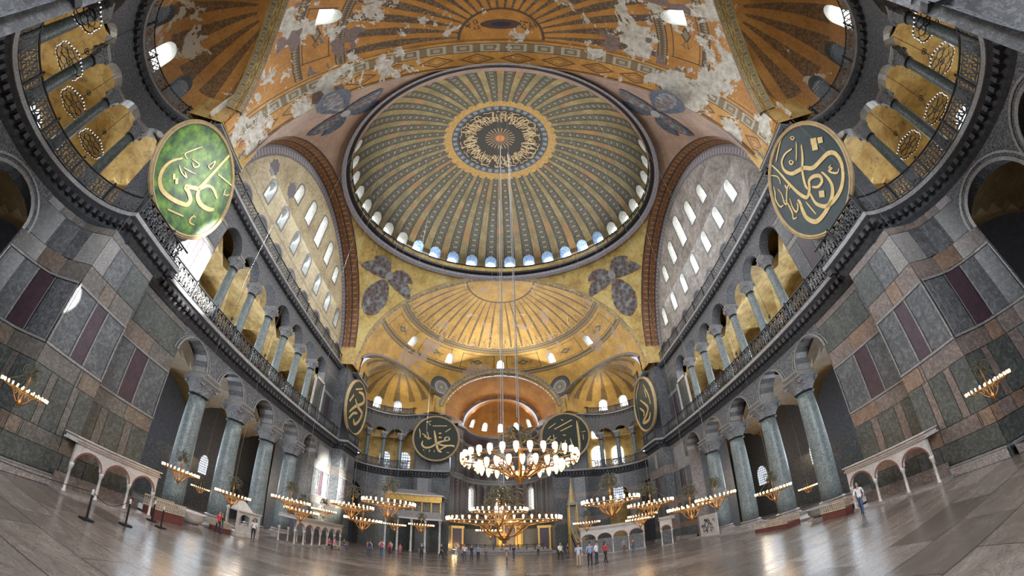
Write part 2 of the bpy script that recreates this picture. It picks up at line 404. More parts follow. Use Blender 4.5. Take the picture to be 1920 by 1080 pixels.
# ---------------------------------------------------------------- painted vault materials
def gold_vault(name, c1, c2, rib, mode):
    """mosaic vault: u = azimuth in degrees, v = elevation in degrees on the shell"""
    m = Mat(name, .55)
    u, v = m.uv(); n = m.noise(.55, 4, rough=.65); n2 = m.noise(5.0, 3, rough=.8); fine = m.noise(22.0, 2)
    base = m.ramp(n*.5 + n2*.35 + fine*.15, [(.36, tuple(q*.62 for q in c1)), (.5, c1), (.62, c2)])
    orn = m.voro(2.6); ornm = (((orn - .38).ab() < .09) + (orn < .13)).cl()
    ornf = m.voro(5.5); ornfm = ((ornf - .35).ab() < .13)
    c = base
    dark = (.06, .05, .04); dg = (.10, .11, .10)
    if mode == 'dome':
        f = (u*(40/360.0)).fr(); a = (f - .5).ab()
        ribm = a < .27; edge = ((a - .27).ab() < .035)
        sqv = (v*.27).fr(); sa = (sqv-.5).ab().mx(a*1.55)
        sqm = (sa < .30) * (sa > .19)
        patch = m.noise(.35, 2)
        c = m.mix((patch > .58)*.55, c, (.25, .12, .045))
        c = m.mix(ribm * .9, c, m.ramp(n2, [(.35, (.028, .03, .028)), (.6, (.075, .078, .066))]))
        c = m.mix(ribm*sqm*.8, c, (.02, .02, .022)); c = m.mix(ribm*(sa < .19)*.55, c, (.24, .23, .17)); c = m.mix(edge*.9, c, (.015, .017, .022))
        x, y, z = m.pos(); rr = ((x/15.46)*(x/15.46) + ((y-.2)/12.79)*((y-.2)/12.79)).sq()
        scal = (u*(36/360.0)*1.0).fr() ; sc2 = ((scal-.5).ab()*.05)
        gring = (rr < (sc2 + .415))
        c = m.mix(gring, c, m.ramp(n2, [(.35, (.22, .13, .035)), (.65, (.40, .26, .09))]))
        bring = rr < .37
        dots = ((u*(40/360.0)).fr()-.5).ab().mx(((rr-.348).ab())*18.0)
        c = m.mix(bring, c, (.035, .045, .07)); c = m.mix(bring*(dots < .27)*.9, c, (.16, .19, .22))
        inner = rr < .322
        c = m.mix(inner, c, (.022, .018, .016))
        cen = rr < .155
        c = m.mix(cen, c, (.018, .02, .024))
        ray = ((u*(24/360.0)).fr()-.5).ab()
        c = m.mix((rr < .115)*(ray < .12)*(rr > .02), c, (.38, .25, .12)); c = m.mix((rr < .035), c, (.42, .15, .05))
    if mode in ('east', 'west'):
        k = 22/180.0 if mode == 'east' else 20/180.0
        f = (u*k + (.5 if mode == 'east' else 0.0)).fr(); a = (f-.5).ab()
        CAPV = 75.0 if mode == 'east' else 78.5
        up = (v > 46.5)*(v < CAPV)
        width = ((v-46.0)/30.0); w = ((width-.5).ab()*-.13 + .135)
        if mode == 'west': w = w*2.3
        ribm = up * (a < w)
        c = m.mix(ribm*.88, c, m.mix(ornfm, dark, (.16, .13, .08)))
        fl = (f*.5*2.0)  # flowers at the foot of the ribs
        foot = (u*k).fr(); fa = (foot-.5).ab()
        ft = (v > 45.5)*(fa < ((v*-.05)+2.62))*(v < 53.0)*(fa < .33)
        c = m.mix(ft*ornfm*.85, c, (.09, .08, .10))
        b1 = (v > 43.0)*(v < 45.7); b2 = (v > 29.2)*(v < 31.6)
        lines = (((v-43.0).ab() < .22) + ((v-45.7).ab() < .22) + ((v-29.2).ab() < .2) + ((v-31.6).ab() < .2) + ((v-CAPV).ab() < .4)).cl()
        chk = ((u*.9).fr()-.5).ab() + ((v*.45).fr()-.5).ab()
        c = m.mix((b1+b2).cl()*.92, c, m.mix((chk > .45), (.36, .27, .12), (.08, .075, .07)))
        c = m.mix(lines*.9, c, dark)
        mid = (v > 32.0)*(v < 41.6)
        p = ((u-90.0)/29.5 + .0).fr(); pa = (p-.5).ab(); va = ((v-36.8)/9.0).ab()
        dia = (pa*1.15*4.0 + va*3.0); d2 = ((p-.5).ab()-.14).ab()*9.0+va*3.5
        c = m.mix(mid*(dia < .55)*.85, c, dark); c = m.mix(mid*(dia < .35)*.8, c, (.30, .27, .18)); c = m.mix(mid*(d2 < .7)*ornfm*.8, c, dark)
        fr_ = mid*((((pa-.36).ab() < .008) + ((va-.47).ab() < .018)).cl())*(pa < .37)
        c = m.mix(fr_*.9, c, dark)
    if mode == 'west':
        x, y, z = m.pos(); ex = (x/1.5); ey = ((y+16.35)/.42); ov = ex*ex+ey*ey; e2 = ((x.ab()-2.0)/.75); ov2 = e2*e2+ey*ey*.8
        c = m.mix((ov < 1.0)*(v > 79.0), c, m.mix((ov < .25), (.09, .05, .045), (.03, .03, .045))); c = m.mix((ov2 < 1.0)*(v > 79.0)*ornfm, c, dark)
    if mode == 'conch':
        f = (u*(9/180.0)).fr(); a = (f-.5).ab()
        w = ((v-20.0)/60.0).cl()*-.16 + (.33 if rib == 3 else .24)
        ribm = (v > 27.0)*(v < 80.0)*(a < w)
        c = m.mix(ribm*.75, c, m.mix(ornfm, dark, (.22, .13, .05)))
    if mode == 'band':   # u along the arch, v across (0..1)
        b = (v > .52)*(v < .80); tri = ((u*.55).fr()-.5).ab()
        cell = ((u*.55).fr()-.5).ab().mx((v-.66).ab()*2.6); ring = (cell < .36)*(cell > .24)
        c = m.mix(b*.75, c, (.13, .13, .10)); c = m.mix(b*ring, c, (.42, .40, .30)); c = m.mix(b*(cell < .12), c, (.38, .33, .22))
        ln = (((v-.52).ab() < .012)+((v-.80).ab() < .012)+((v-.90).ab() < .014)+((v-.06).ab() < .03)).cl(); c = m.mix(ln*.9, c, (.09, .05, .035))
        g = (u*.36).fr(); gx = (g-.5).ab(); gy = (v-.29).ab()
        leaf = (gx*.40 + gy*1.0); c = m.mix(((leaf-.16).ab() < .022)*.9, c, (.13, .06, .03)); c = m.mix(((leaf-.09).ab() < .015)*.8, c, (.16, .08, .05))
    if rib:   # fallen mosaic: bare plaster and grey mortar patches with shapes of their own
        w1 = m.noise(.33, 5, rough=.72, dist=.4); w2 = m.noise(.21, 3, rough=.7)
        x, y, z = m.pos()
        if rib == 2:
            side = (x.ab()/9.0).mn(1.0); th = side*-.085 + .615
            wm = (w1 > th); c = m.mix(wm, c, m.ramp(m.noise(2.5, 4), [(.3, (.36, .33, .27)), (.7, (.72, .70, .62))]))
            gm = ((w2 > .57)*(x.ab() > 7.0)*(v > 24.0))if mode == 'west' else (w2 > .66)
            c = m.mix(gm, c, m.ramp(n2, [(.35, (.15, .105, .095)), (.7, (.27, .20, .18))]))
        elif rib == 3:
            c = m.mix((w1 > .60)*.9, c, (.62, .56, .44))
        else:
            c = m.mix((w2 > .605)*.7, c, (.44, .33, .27)); c = m.mix((w1 > .67)*.6, c, (.62, .58, .50))
    m.col(c); m.bump(fine, .12, .02)
    return m.m
M['domegold'] = gold_vault('dome_mosaic', (.155, .125, .06), (.26, .215, .11), 0, 'dome')
M['eastgold'] = gold_vault('east_semidome_mosaic', (.56, .33, .075), (.72, .47, .14), 1, 'east')
M['westgold'] = gold_vault('west_semidome_mosaic', (.46, .21, .045), (.58, .29, .07), 2, 'west')
M['conchE'] = gold_vault('east_conch_mosaic', (.54, .32, .075), (.68, .44, .13), 0, 'conch')
M['conchW'] = gold_vault('west_conch_mosaic', (.48, .22, .05), (.60, .31, .08), 3, 'conch')
M['bandW'] = gold_vault('painted_arch_band', (.50, .25, .055), (.64, .36, .09), 2, 'band')
M['bandE'] = gold_vault('painted_arch_band_pale', (.46, .34, .12), (.62, .48, .20), 0, 'band')
M['apseorange'] = gold_vault('apse_mosaic', (.50, .22, .05), (.62, .31, .08), 0, '')
M['aislevault'] = gold_vault('aisle_vault_paint', (.20, .12, .04), (.30, .19, .07), 0, '')
m = Mat('gallery_vault_paint', .7); w1 = m.noise(.5, 4, dist=.6); w = (w1-.5).ab()
m.col(m.mix((w < .007)*.7, m.ramp(m.noise(.9, 4), [(.35, (.36, .21, .055)), (.6, (.55, .38, .13))]), (.16, .13, .10))); M['galvault'] = m.m
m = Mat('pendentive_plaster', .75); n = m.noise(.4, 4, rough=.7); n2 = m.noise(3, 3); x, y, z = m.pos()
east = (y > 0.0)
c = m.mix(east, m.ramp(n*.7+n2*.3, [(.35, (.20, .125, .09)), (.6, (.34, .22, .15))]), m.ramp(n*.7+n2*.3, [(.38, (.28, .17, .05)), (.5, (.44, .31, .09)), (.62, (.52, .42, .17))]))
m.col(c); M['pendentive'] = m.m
m = Mat('seraph_feathers', .7); v = m.voro(2.3); v2 = m.noise(1.2, 4)
m.col(m.ramp(v*.5+v2*.5, [(.28, (.05, .032, .03)), (.45, (.10, .065, .055)), (.58, (.12, .12, .125)), (.72, (.20, .22, .21))])); M['seraph'] = m.m
m = Mat('seraph_blue_feathers', .7); v = m.voro(3.3); m.col(m.ramp(v, [(.1, (.010, .011, .018)), (.3, (.022, .028, .048)), (.6, (.05, .062, .09))])); M['seraphblue'] = m.m
m = Mat('tympanum_plaster_yellow', .8); u, v = m.uv(); n = m.noise(.5, 4); n2 = m.noise(4, 3)
c = m.ramp(n*.6+n2*.4, [(.36, (.25, .20, .12)), (.5, (.40, .33, .20)), (.64, (.50, .43, .27))])
ln = ((v-21.95).ab() < .09); c = m.mix(ln*((((u*3.0)+(v*4.0)).fr()) > .35)*.8, c, (.16, .13, .11)); m.col(c); M['tympN'] = m.m
m = Mat('tympanum_weathered_grey', .85); n = m.noise(.45, 6, rough=.75, dist=.8); n2 = m.noise(2.5, 5, rough=.8)
m.col(m.ramp(n*.55+n2*.45, [(.36, (.09, .075, .062)), (.48, (.22, .195, .17)), (.58, (.34, .31, .28)), (.68, (.55, .53, .50))])); M['tympS'] = m.m
m = Mat('arch_soffit_brown', .7); u, v = m.uv(); n2 = m.noise(4, 3)
c = m.ramp(n2, [(.35, (.13, .05, .022)), (.65, (.27, .12, .045))])
f = ((u*1.6).fr()-.5).ab(); c = m.mix((f < .12)*(((v*1.6).fr()) > .3)*.8, c, (.38, .24, .10))
for q in (.03, .5, .97): c = m.mix(((v-q).ab() < .05), c, (.05, .035, .035))
m.col(c); M['soffit'] = m.m
m = Mat('grey_painted_border', .75); u, v = m.uv(); f = ((u*2.2).fr()-.5).ab().mx((v-.5).ab())
n2 = m.noise(6, 3); m.col(m.mix((f < .3), m.ramp(n2, [(.3, (.10, .09, .10)), (.7, (.21, .19, .20))]), (.30, .27, .27))); M['border'] = m.m
# floor of long worn marble slabs
m = Mat('floor_slabs', .2, 0, .6)
x, y, z = m.pos()
row = ((y/1.15).fl()); off = (row*.37).fr()
u = (x/3.1) + off; fx = (u.fr()-.5).ab(); fy = ((y/1.15).fr()-.5).ab()
cellid = m.noise(7.3, 0, m.vec(u.fl(), row)); n = m.noise(.9, 6, m.vec(x*.45, y*1.6, z), .75, 1.5); n2 = m.noise(14, 3)
c = m.ramp(cellid*.55+n*.45, [(.35, (.078, .062, .052)), (.5, (.150, .122, .104)), (.66, (.25, .212, .185))])
vein = ((m.noise(1.3, 4, m.vec(x*.5, y*1.5, z), .7, 2.2)-.5).ab() < .02); c = m.mix(vein*.5, c, (.07, .06, .055))
joint = ((fx > .493)+(fy > .484)).cl(); c = m.mix(joint*.85, c, (.035, .03, .028))
m.col(c)
r = (n*.30 + n2*.12 + .03); m.nt.links.new(r.v, m.b.inputs['Roughness']); m.bump(n*.6+joint*-.5, .12, .03); M['floor'] = m.m

# ---------------------------------------------------------------- floor
mb = MB(); mb.grid(lambda u, v: (u, v, 0), [-31+62*i/40 for i in range(41)], [-42+84*i/40 for i in range(41)])
struct(mb.build('floor', ['floor']))

H1, H2 = 10.95, 19.57
def wallfn(path, s, path1=None, z0=0, z1=1, sg=1):
    """u runs along the wall (in metres of path 0), z is height, d is depth into the wall"""
    cache = {}
    acc = [0]
    for a, b in zip(path, path[1:]): acc.append(acc[-1]+hypot(b[0]-a[0], b[1]-a[1]))
    def off(which, d):
        k = (which, round(d, 4))
        if k not in cache: cache[k] = offset_path(path if which == 0 else path1, -d*sg)
        return cache[k]
    def at(P, u):
        u = min(max(u, 0), acc[-1]); i = 0
        while i < len(acc)-2 and acc[i+1] < u: i += 1
        t = (u-acc[i])/max(1e-9, acc[i+1]-acc[i]); return P[i][0]+(P[i+1][0]-P[i][0])*t, P[i][1]+(P[i+1][1]-P[i][1])*t
    def fn(u, z, d=0.0):
        x, y = at(off(0, d), u)
        if path1:
            X, Y = at(off(1, d), u); t = (z-z0)/(z1-z0); x += (X-x)*t; y += (Y-y)*t
        return (s*x, y, z)
    fn.L = acc[-1]; fn.acc = acc
    return fn
def yfn(X, s, Xtop=None, z0=0, z1=1):
    """flat wall along y: u = y"""
    def fn(u, z, d=0.0):
        x = X if Xtop is None else X+(Xtop-X)*(z-z0)/(z1-z0)
        return (s*(x+d), u, z)
    return fn
def arcade(us, w, z0, zs, jl, jr, n=10, rise=None):
    """one hole: a row of arches over free columns, from jamb jl to jamb jr"""
    rise = rise or w
    P = [(jl, z0), (jr, z0)]
    for c in reversed(us):
        for k in range(n+1): a = pi*k/n; P.append((c+w*cos(a), zs+rise*sin(a)))
    out = []
    for p in P:
        if not out or hypot(p[0]-out[-1][0], p[1]-out[-1][1]) > 1e-4: out.append(p)
    return out
def panelled(mb, fn, u0, u1, purple=None, thick=.03, nslab=3, seed=1):
    """marble revetment bands of a pier face; material slots: 0 grey 1 green 2 purple 3 pink 4 orange 5 frame 6 plinth"""
    R = random.Random(seed); L = u1-u0
    nb = max(1, int(L/.7))
    for i in range(nb):
        a_, b_ = u0+L*i/nb, u0+L*(i+1)/nb; mb.poly([fn(a_, 0, .06), fn(b_, 0, .06), fn(b_, 9.9, .06), fn(a_, 9.9, .06)], 0)
    def slab(a, b, za, zb, mi, d=-.0):
        g = .012
        k = max(1, int(abs(b-a)/.7))
        for i in range(k):
            p, q = a+(b-a)*i/k, a+(b-a)*(i+1)/k
            p2 = p+(g if i == 0 else 0); q2 = q-(g if i == k-1 else 0)
            mb.poly([fn(p2, za+g, d), fn(q2, za+g, d), fn(q2, zb-g, d), fn(p2, zb-g, d)], mi)
    def row(za, zb, mats, n):
        cuts = [0]+sorted(R.uniform(.12, .88) for _ in range(n-1))+[1] if n > 1 else [0, 1]
        for i in range(len(cuts)-1): slab(u0+L*cuts[i], u0+L*cuts[i+1], za, zb, mats[(i+seed) % len(mats)])
    slab(u0, u1, 0, .34, 6, -.22); slab(u0, u1, .34, .42, 5, -.14)
    mb.poly([fn(u0, .34, -.22), fn(u1, .34, -.22), fn(u1, .34, 0), fn(u0, .34, 0)], 6)
    row(.42, 1.2, [1, 0], nslab); row(1.2, 1.78, [4, 3, 4], nslab+1)
    # tall green slabs with pink verticals
    a = u0; seq = [1, 3, 1, 3, 1] if L > 2.4 else [3, 1, 3]
    ws = [1.0 if q == 1 else .42 for q in seq]; S_ = sum(ws)
    for q, w in zip(seq, ws): slab(a, a+L*w/S_, 1.78, 3.72, q); a += L*w/S_
    row(3.72, 4.44, [3, 4, 3], nslab)
    slab(u0, u1, 4.44, 4.56, 5, -.05)
    # framed panels
    seq = purple or ([0, 2, 0, 2, 0] if L > 2.8 else [0, 2, 0]); fw = .09; a = u0+fw; cw = (L-fw*(len(seq)+1)); ws = [1.0 if q == 0 else .62 for q in seq]; S_ = sum(ws)
    slab(u0, u0+fw, 4.56, 7.0, 5, -.05)
    for q, w in zip(seq, ws):
        b = a+cw*w/S_; slab(a, b, 4.56, 7.0, q, 0); slab(b, b+fw, 4.56, 7.0, 5, -.05); a = b+fw
    slab(u0, u1, 7.0, 7.12, 5, -.05); row(7.12, 7.95, [3, 5, 3, 4], nslab)
    row(7.95, 9.5, [0, 1, 5, 0], nslab+1); slab(u0, u1, 9.5, 9.85, 3)
PM = ['grey', 'green', 'purple', 'pink', 'orange', 'frame', 'plinth', 'carved']

# ---------------------------------------------------------------- nave walls, both sides
def trim(mb, mats, smooth=False):
    TN[0] += 1; return struct(mb.build('trim_%d' % TN[0], mats, None, smooth))
SIDE = {-1: 'north', 1: 'south'}
GC = [-5.76, -1.68, 2.6, 6.5]                 # ground columns (y)
GA = [-7.84, -3.72, .46, 4.55, 8.35]          # ground arches (y)
UC = [-6.6+2.9*k for k in range(6)]           # gallery columns (y)
UA = [-8.05+2.9*k for k in range(7)]          # gallery arches (y)
W0 = [(15.85, -16.35), (17.6, -17.0)] ; 
def wexg(): return [(15.85, -16.3)] + [(17.75, -16.85)] + arc(14.5, -20.5, 4.9, 46, -128, 44)[1:]
for s in (-1, 1):
    nm = SIDE[s]
    # --- ground storey -------------------------------------------------
    f = yfn(16.9, s)
    mb = MB()
    hole = arcade(GA, 1.32, 0.0, 8.45, -9.18, 9.67)
    hole2 = [(p[0], p[1]) for p in hole]
    sheet(mb, [(-9.18, 0), (9.67, 0), (9.67, 9.9), (-9.18, 9.9)], [hole2], f, mi=7)
    for c in GA:   # soffits of the arches
        L = [(c+1.32*cos(pi*k/12), 8.45+1.32*sin(pi*k/12)) for k in range(13)]
        A = [mb.vert(f(p[0], p[1], 0)) for p in L]; B = [mb.vert(f(p[0], p[1], 1.3)) for p in L]
        for i in range(12): mb.face((A[i], A[i+1], B[i+1], B[i]), 7 if i % 2 else 5)
    sheet(mb, [(-9.18, 0), (9.67, 0), (9.67, 9.9), (-9.18, 9.9)], [hole2], lambda u, v, d: f(u, v, 1.3), mi=7)
    for yy in (-9.18, 9.67): mb.poly([f(yy, 0, 0), f(yy, 0, 1.3), f(yy, 8.45, 1.3), f(yy, 8.45, 0)], 3)
    panelled(mb, f, -13.35, -9.18, [0, 2, 0], nslab=2, seed=3)
    panelled(mb, f, 9.67, 13.3, [0, 2, 0], nslab=2, seed=5)
    p = yfn(15.85, s)
    panelled(mb, p, -16.3, -13.35, [0, 2, 0], nslab=3, seed=2); panelled(mb, p, 13.3, 17.2, [0, 2, 0], nslab=3, seed=4)
    for yy in (-13.35, 13.3):
        for za, zb, mi in ((0, .4, 6), (.4, 1.2, 1), (1.2, 1.78, 4), (1.78, 3.72, 3), (3.72, 4.44, 4), (4.44, 7.1, 0), (7.1, 7.95, 3), (7.95, 9.9, 0)):
            mb.poly([(s*15.85, yy, za), (s*16.9, yy, za), (s*16.9, yy, zb), (s*15.85, yy, zb)], mi)
    # archivolts and spandrel borders
    for c in GA:
        for r0, r1, d in ((1.32, 1.46, -.05), (1.58, 1.66, -.05)):
            L0 = [(c+r0*cos(pi*k/14), 8.45+r0*sin(pi*k/14)*min(1, 1.36/r0)) for k in range(15)]; L1 = [(c+r1*cos(pi*k/14), 8.45+r1*sin(pi*k/14)*min(1, 1.36/r1)) for k in range(15)]
            A = [mb.vert(f(q[0], q[1], d)) for q in L0]; B = [mb.vert(f(q[0], q[1], d)) for q in L1]
            for i in range(14): mb.face((A[i], A[i+1], B[i+1], B[i]), 5)
    # exedra wall at the west end
    P = wexg(); fw = wallfn(P, s, sg=-1)
    ua = [fw.acc[1]+ (4.9*radians(46-a)) for a in (-1, -44, -87)]
    hole = arcade(ua, 1.55, 0, 7.85, ua[0]-1.62, ua[-1]+1.62)
    hole[0] = (ua[0]-1.60, 0.02); hole[1] = (hole[1][0], 0.02)
    sheet(mb, [(ua[0]-1.64, 0), (fw.L, 0), (fw.L, 9.9), (ua[0]-1.64, 9.9)], [hole], fw, .45, 1.2, mi=7)
    for c in ua:
        L = [(c+1.55*cos(pi*k/12), 7.85+1.55*sin(pi*k/12)) for k in range(13)]
        A = [mb.vert(fw(q[0], q[1], 0)) for q in L]; B = [mb.vert(fw(q[0], q[1], 1.2)) for q in L]
        for i in range(12): mb.face((A[i], A[i+1], B[i+1], B[i]), 7)
        for r0, r1 in ((1.55, 1.7), (1.85, 1.95)):
            A = [mb.vert(fw(c+r0*cos(pi*k/14), 7.85+min(r0, 1.9)*sin(pi*k/14), -.05)) for k in range(15)]; B = [mb.vert(fw(c+r1*cos(pi*k/14), 7.85+min(r1, 2.0)*sin(pi*k/14), -.05)) for k in range(15)]
            for i in range(14): mb.face((A[i], A[i+1], B[i+1], B[i]), 5)
    panelled(mb, fw, 0, ua[0]-1.62, [0, 2, 0], nslab=3, seed=6)
    mb.poly([fw(ua[0]-1.62, 0, 0), fw(ua[0]-1.62, 0, 1.3), fw(ua[0]-1.62, 7.85, 1.3), fw(ua[0]-1.62, 7.85, 0)], 3)
    # east exedra, ground storey: three arches
    PE = [(15.85, 17.2), (17.3, 17.6)] + arc(13.7, 21.9, 5.3, -47, 122, 40)[1:] + [(9.0, 26.6), (6.6, 26.3)]
    fe = wallfn(PE, s); base = fe.acc[1]
    ue = [base+5.3*radians(a+47) for a in (-18, 30, 78)]
    hE = [arch_loop(c, 1.35, 0, 6.9, 10) for c in ue]
    if s < 0: hE = [arch_loop(ue[0], 1.35, 0, 6.9, 10), arch_loop(ue[1], 1.35, 0, 6.9, 10)]
    sheet(mb, [(0, 0), (fe.L, 0), (fe.L, 9.9), (0, 9.9)], hE, fe, .45, .3, mi=0, minfo=lambda u, z: (3 if (3.72 < z < 4.4 or 7.1 < z < 7.9) else (1 if z < 3.7 else 0)))
    for h in hE: tunnel(mb, h, fe, 0, 1.2, 3, True)
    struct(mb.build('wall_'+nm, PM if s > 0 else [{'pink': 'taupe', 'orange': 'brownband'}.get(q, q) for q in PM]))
    # --- cornice between the storeys -------------------------------------
    lip = arc(14.5, -20.5, 4.4, -128, 76, 50) + [(15.28, -16.2), (15.28, -12.45), (16.28, -12.45), (16.28, 13.25), (15.28, 13.25), (15.28, 17.4)] + arc(13.7, 21.9, 4.7, -66, 116, 44) + [(8.5, 26.0), (6.5, 25.7), (6.3, 27.2)]
    lp = mir(lip, s)
    mb = MB(); prof = [(-.75, 9.8), (-.62, 9.95), (-.5, 10.15), (-.48, 10.35), (-.22, 10.55), (-.1, 10.72), (0, 10.74), (0, 10.95), (-.12, 10.98), (-1.6, 10.98)]
    sweep(mb, lp, [(o*s, z) for o, z in prof], mis=[0, 0, 0, 0, 0, 1, 1, 1, 1])
    for x, y, a in along(lp, .42):
        nx, ny = -sin(a)*s, cos(a)*s
        mb.box((x-nx*.3, y-ny*.3, 10.42), (.2, .3, .26), 0, a)
    trim(mb, ['cornice', 'lip'])
    # --- gallery storey ----------------------------------------------------
    g = yfn(17.8, s, 17.95, 11, 19.3)
    mb = MB(); hole = arcade(UA, 1.14, 10.98, 17.1, -9.19, 10.49)
    sheet(mb, [(-12.4, 10.98), (13.9, 10.98), (13.9, 19.3), (-12.4, 19.3)], [hole], g, mi=7)
    for c in UA:
        A = [mb.vert(g(c+1.14*cos(pi*k/10), 17.1+1.14*sin(pi*k/10), 0)) for k in range(11)]; B = [mb.vert(g(c+1.14*cos(pi*k/10), 17.1+1.14*sin(pi*k/10), .9)) for k in range(11)]
        for i in range(10): mb.face((A[i], A[i+1], B[i+1], B[i]), 7)
    for yy in (-9.19, 10.49): mb.poly([g(yy, 10.98, 0), g(yy, 10.98, .9), g(yy, 17.1, .9), g(yy, 17.1, 0)], 5)
    def slabs(fn, u0, u1, seed):
        R = random.Random(seed); L = u1-u0
        for za, zb, mats in ((11.0, 12.6, [0, 5]), (12.6, 15.2, [0, 2, 0]), (15.2, 15.6, [5]), (15.6, 17.4, [0, 1, 0]), (17.4, 17.7, [3]), (17.7, 19.2, [0, 7])):
            k = len(mats)
            for i, mi in enumerate(mats):
                a = u0+L*i/k+.02; b = u0+L*(i+1)/k-.02
                mb.poly([fn(a, za+.02, -.02), fn(b, za+.02, -.02), fn(b, zb-.02, -.02), fn(a, zb-.02, -.02)], mi)
    slabs(g, -12.3, -9.25, 1); slabs(g, 10.55, 13.8, 2)
    pg = yfn(16.45, s, 16.75, 11, 19.3)
    for a, b in ((-16.1, -12.3), (13.5, 18.2)):
        mb.poly([pg(a, 10.98), pg(b, 10.98), pg(b, 19.3), pg(a, 19.3)], 0); slabs(pg, a, b, 3)
    for yy in (-12.3, 13.5): mb.poly([(s*16.45, yy, 10.98), (s*17.8, yy, 10.98), (s*17.95, yy, 19.3), (s*16.75, yy, 19.3)], 0)
    # west exedra gallery arcade
    p0 = [(16.45, -16.1)] + arc(15.0, -20.4, 4.9, 66, -128, 48)[1:]; p1 = [(16.75, -15.9)] + arc(15.8, -20.15, 4.95, 66, -128, 48)[1:]
    gw = wallfn(p0, s, p1, 11, 19.3, sg=-1)
    wc = [gw.acc[1]+4.9*radians(66-a-4.04) for a in (40, 13.5, -13, -39.5, -66, -92.5, -119)]; WCA = (26.5, 0, -26.5, -53, -79.5, -106)
    hole = arcade(wc, .86, 10.98, 16.75, wc[0]-.95, wc[-1]+.9)
    sheet(mb, [(0, 10.98), (gw.L, 10.98), (gw.L, 19.4), (0, 19.4)], [hole], gw, .4, 1.0, mi=7)
    for c in wc:
        A = [mb.vert(gw(c+.86*cos(pi*k/10), 16.75+.86*sin(pi*k/10), 0)) for k in range(11)]; B = [mb.vert(gw(c+.86*cos(pi*k/10), 16.75+.86*sin(pi*k/10), .8)) for k in range(11)]
        for i in range(10): mb.face((A[i], A[i+1], B[i+1], B[i]), 5)
    mb.poly([gw(wc[0]-.95, 10.98, 0), gw(wc[0]-.95, 10.98, .9), gw(wc[0]-.95, 16.75, .9), gw(wc[0]-.95, 16.75, 0)], 5)
    # east exedra gallery arcade
    q0 = [(16.45, 18.2)] + arc(13.9, 22.3, 5.25, -50, 122, 44)[1:] + [(9.0, 27.2), (6.7, 26.8)]; q1 = [(16.75, 19.5)] + arc(14.3, 24.0, 5.3, -50, 122, 44)[1:] + [(9.2, 28.9), (6.9, 28.6)]
    ge = wallfn(q0, s, q1, 11, 19.4); b0 = ge.acc[1]
    ec = [b0+5.25*radians(a+50) for a in (-40, -16, 8, 32, 56, 80, 104)]
    hole = arcade(ec, .92, 10.98, 16.3, ec[0]-.98, ec[-1]+.98)
    sheet(mb, [(0, 10.98), (ge.L, 10.98), (ge.L, 19.4), (0, 19.4)], [hole], ge, .5, 1.0, mi=7)
    for c in ec:
        A = [mb.vert(ge(c+.92*cos(pi*k/10), 16.3+.92*sin(pi*k/10), 0)) for k in range(11)]; B = [mb.vert(ge(c+.92*cos(pi*k/10), 16.3+.92*sin(pi*k/10), .7)) for k in range(11)]
        for i in range(10): mb.face((A[i], A[i+1], B[i+1], B[i]), 5)
    struct(mb.build('wall_'+nm+'_gallery', PM))
    EXF = EXF if 'EXF' in globals() else {}; EXF[s] = (fw, gw, wc, ge, ec, fe, ue, ua)
    # --- upper cornice ------------------------------------------------------
    lip = arc(15.9, -20.1, 4.45, -128, 84, 50) + [(16.21, -15.7), (16.21, -12.1), (17.48, -12.1), (17.48, 15.1), (16.21, 15.1), (16.25, 19.2)] + arc(14.3, 24.0, 5.0, -62, 118, 44) + [(9.2, 28.0), (7.7, 27.8), (7.2, 30.2)]
    lp = mir(lip, s)
    mb = MB(); prof = [(-.7, 18.55), (-.55, 18.75), (-.5, 18.95), (-.3, 19.1), (-.25, 19.3), (0, 19.38), (0, 19.57), (-.1, 19.6), (-2.4, 19.6)]
    sweep(mb, lp, [(o*s, z) for o, z in prof], mis=[0, 0, 0, 0, 1, 1, 1, 0])
    for x, y, a in along(lp, .5):
        nx, ny = -sin(a)*s, cos(a)*s
        mb.box((x-nx*.28, y-ny*.28, 19.12), (.24, .34, .3), 0, a)
    trim(mb, ['cornice', 'lip'])
    # --- aisle behind the ground arcade: floor level wall, vault ---------
    mb = MB()
    mb.poly([(s*27, -34, 0), (s*27, 30, 0), (s*27, 30, 4.6), (s*27, -34, 4.6)], 2); mb.poly([(s*27, -34, 4.6), (s*27, 30, 4.6), (s*27, 30, 10.6), (s*27, -34, 10.6)], 0)
    for yy in (-13.35, 9.7):
        mb.poly([(s*18.2, yy, 0), (s*21.5, yy, 0), (s*21.5, yy, 10), (s*18.2, yy, 10)], 0)
    bays = [-34, -13, -9.5, -2.0, 2.0, 9.7, 13, 30]
    def vz(x, y):
        k = ((y+13.2) % 7.7)/7.7; a = (x-18)/9
        return 7.6+2.5*max(sin(pi*min(max(a, 0), 1)), sin(pi*k))**.7
    mb.grid(lambda x, y: (s*x, y, vz(x, y)), [10+17*i/34 for i in range(35)], [-34+64*i/110 for i in range(111)], 1, lambda x, y: (x > 18.2 or y < -17.6 or y > 19.2) and hypot(x-14.5, y+20.5) > 5.9 and hypot(x-13.7, y-21.9) > 6.1 and not (y < -14 and x < 14.6 and y > -25) and not (y > 18 and x < 13))
    mb.poly([(s*18.2, 30, 0), (s*27, 30, 0), (s*27, 30, 11), (s*18.2, 30, 11)], 0)
    mb.poly([(s*16, -34, 0), (s*27, -34, 0), (s*27, -34, 11), (s*16, -34, 11)], 0)
    struct(mb.build('wall_'+nm+'_aisle', ['dark', 'aislevault', 'grey']))
    # gallery behind the upper arcade
    mb = MB()
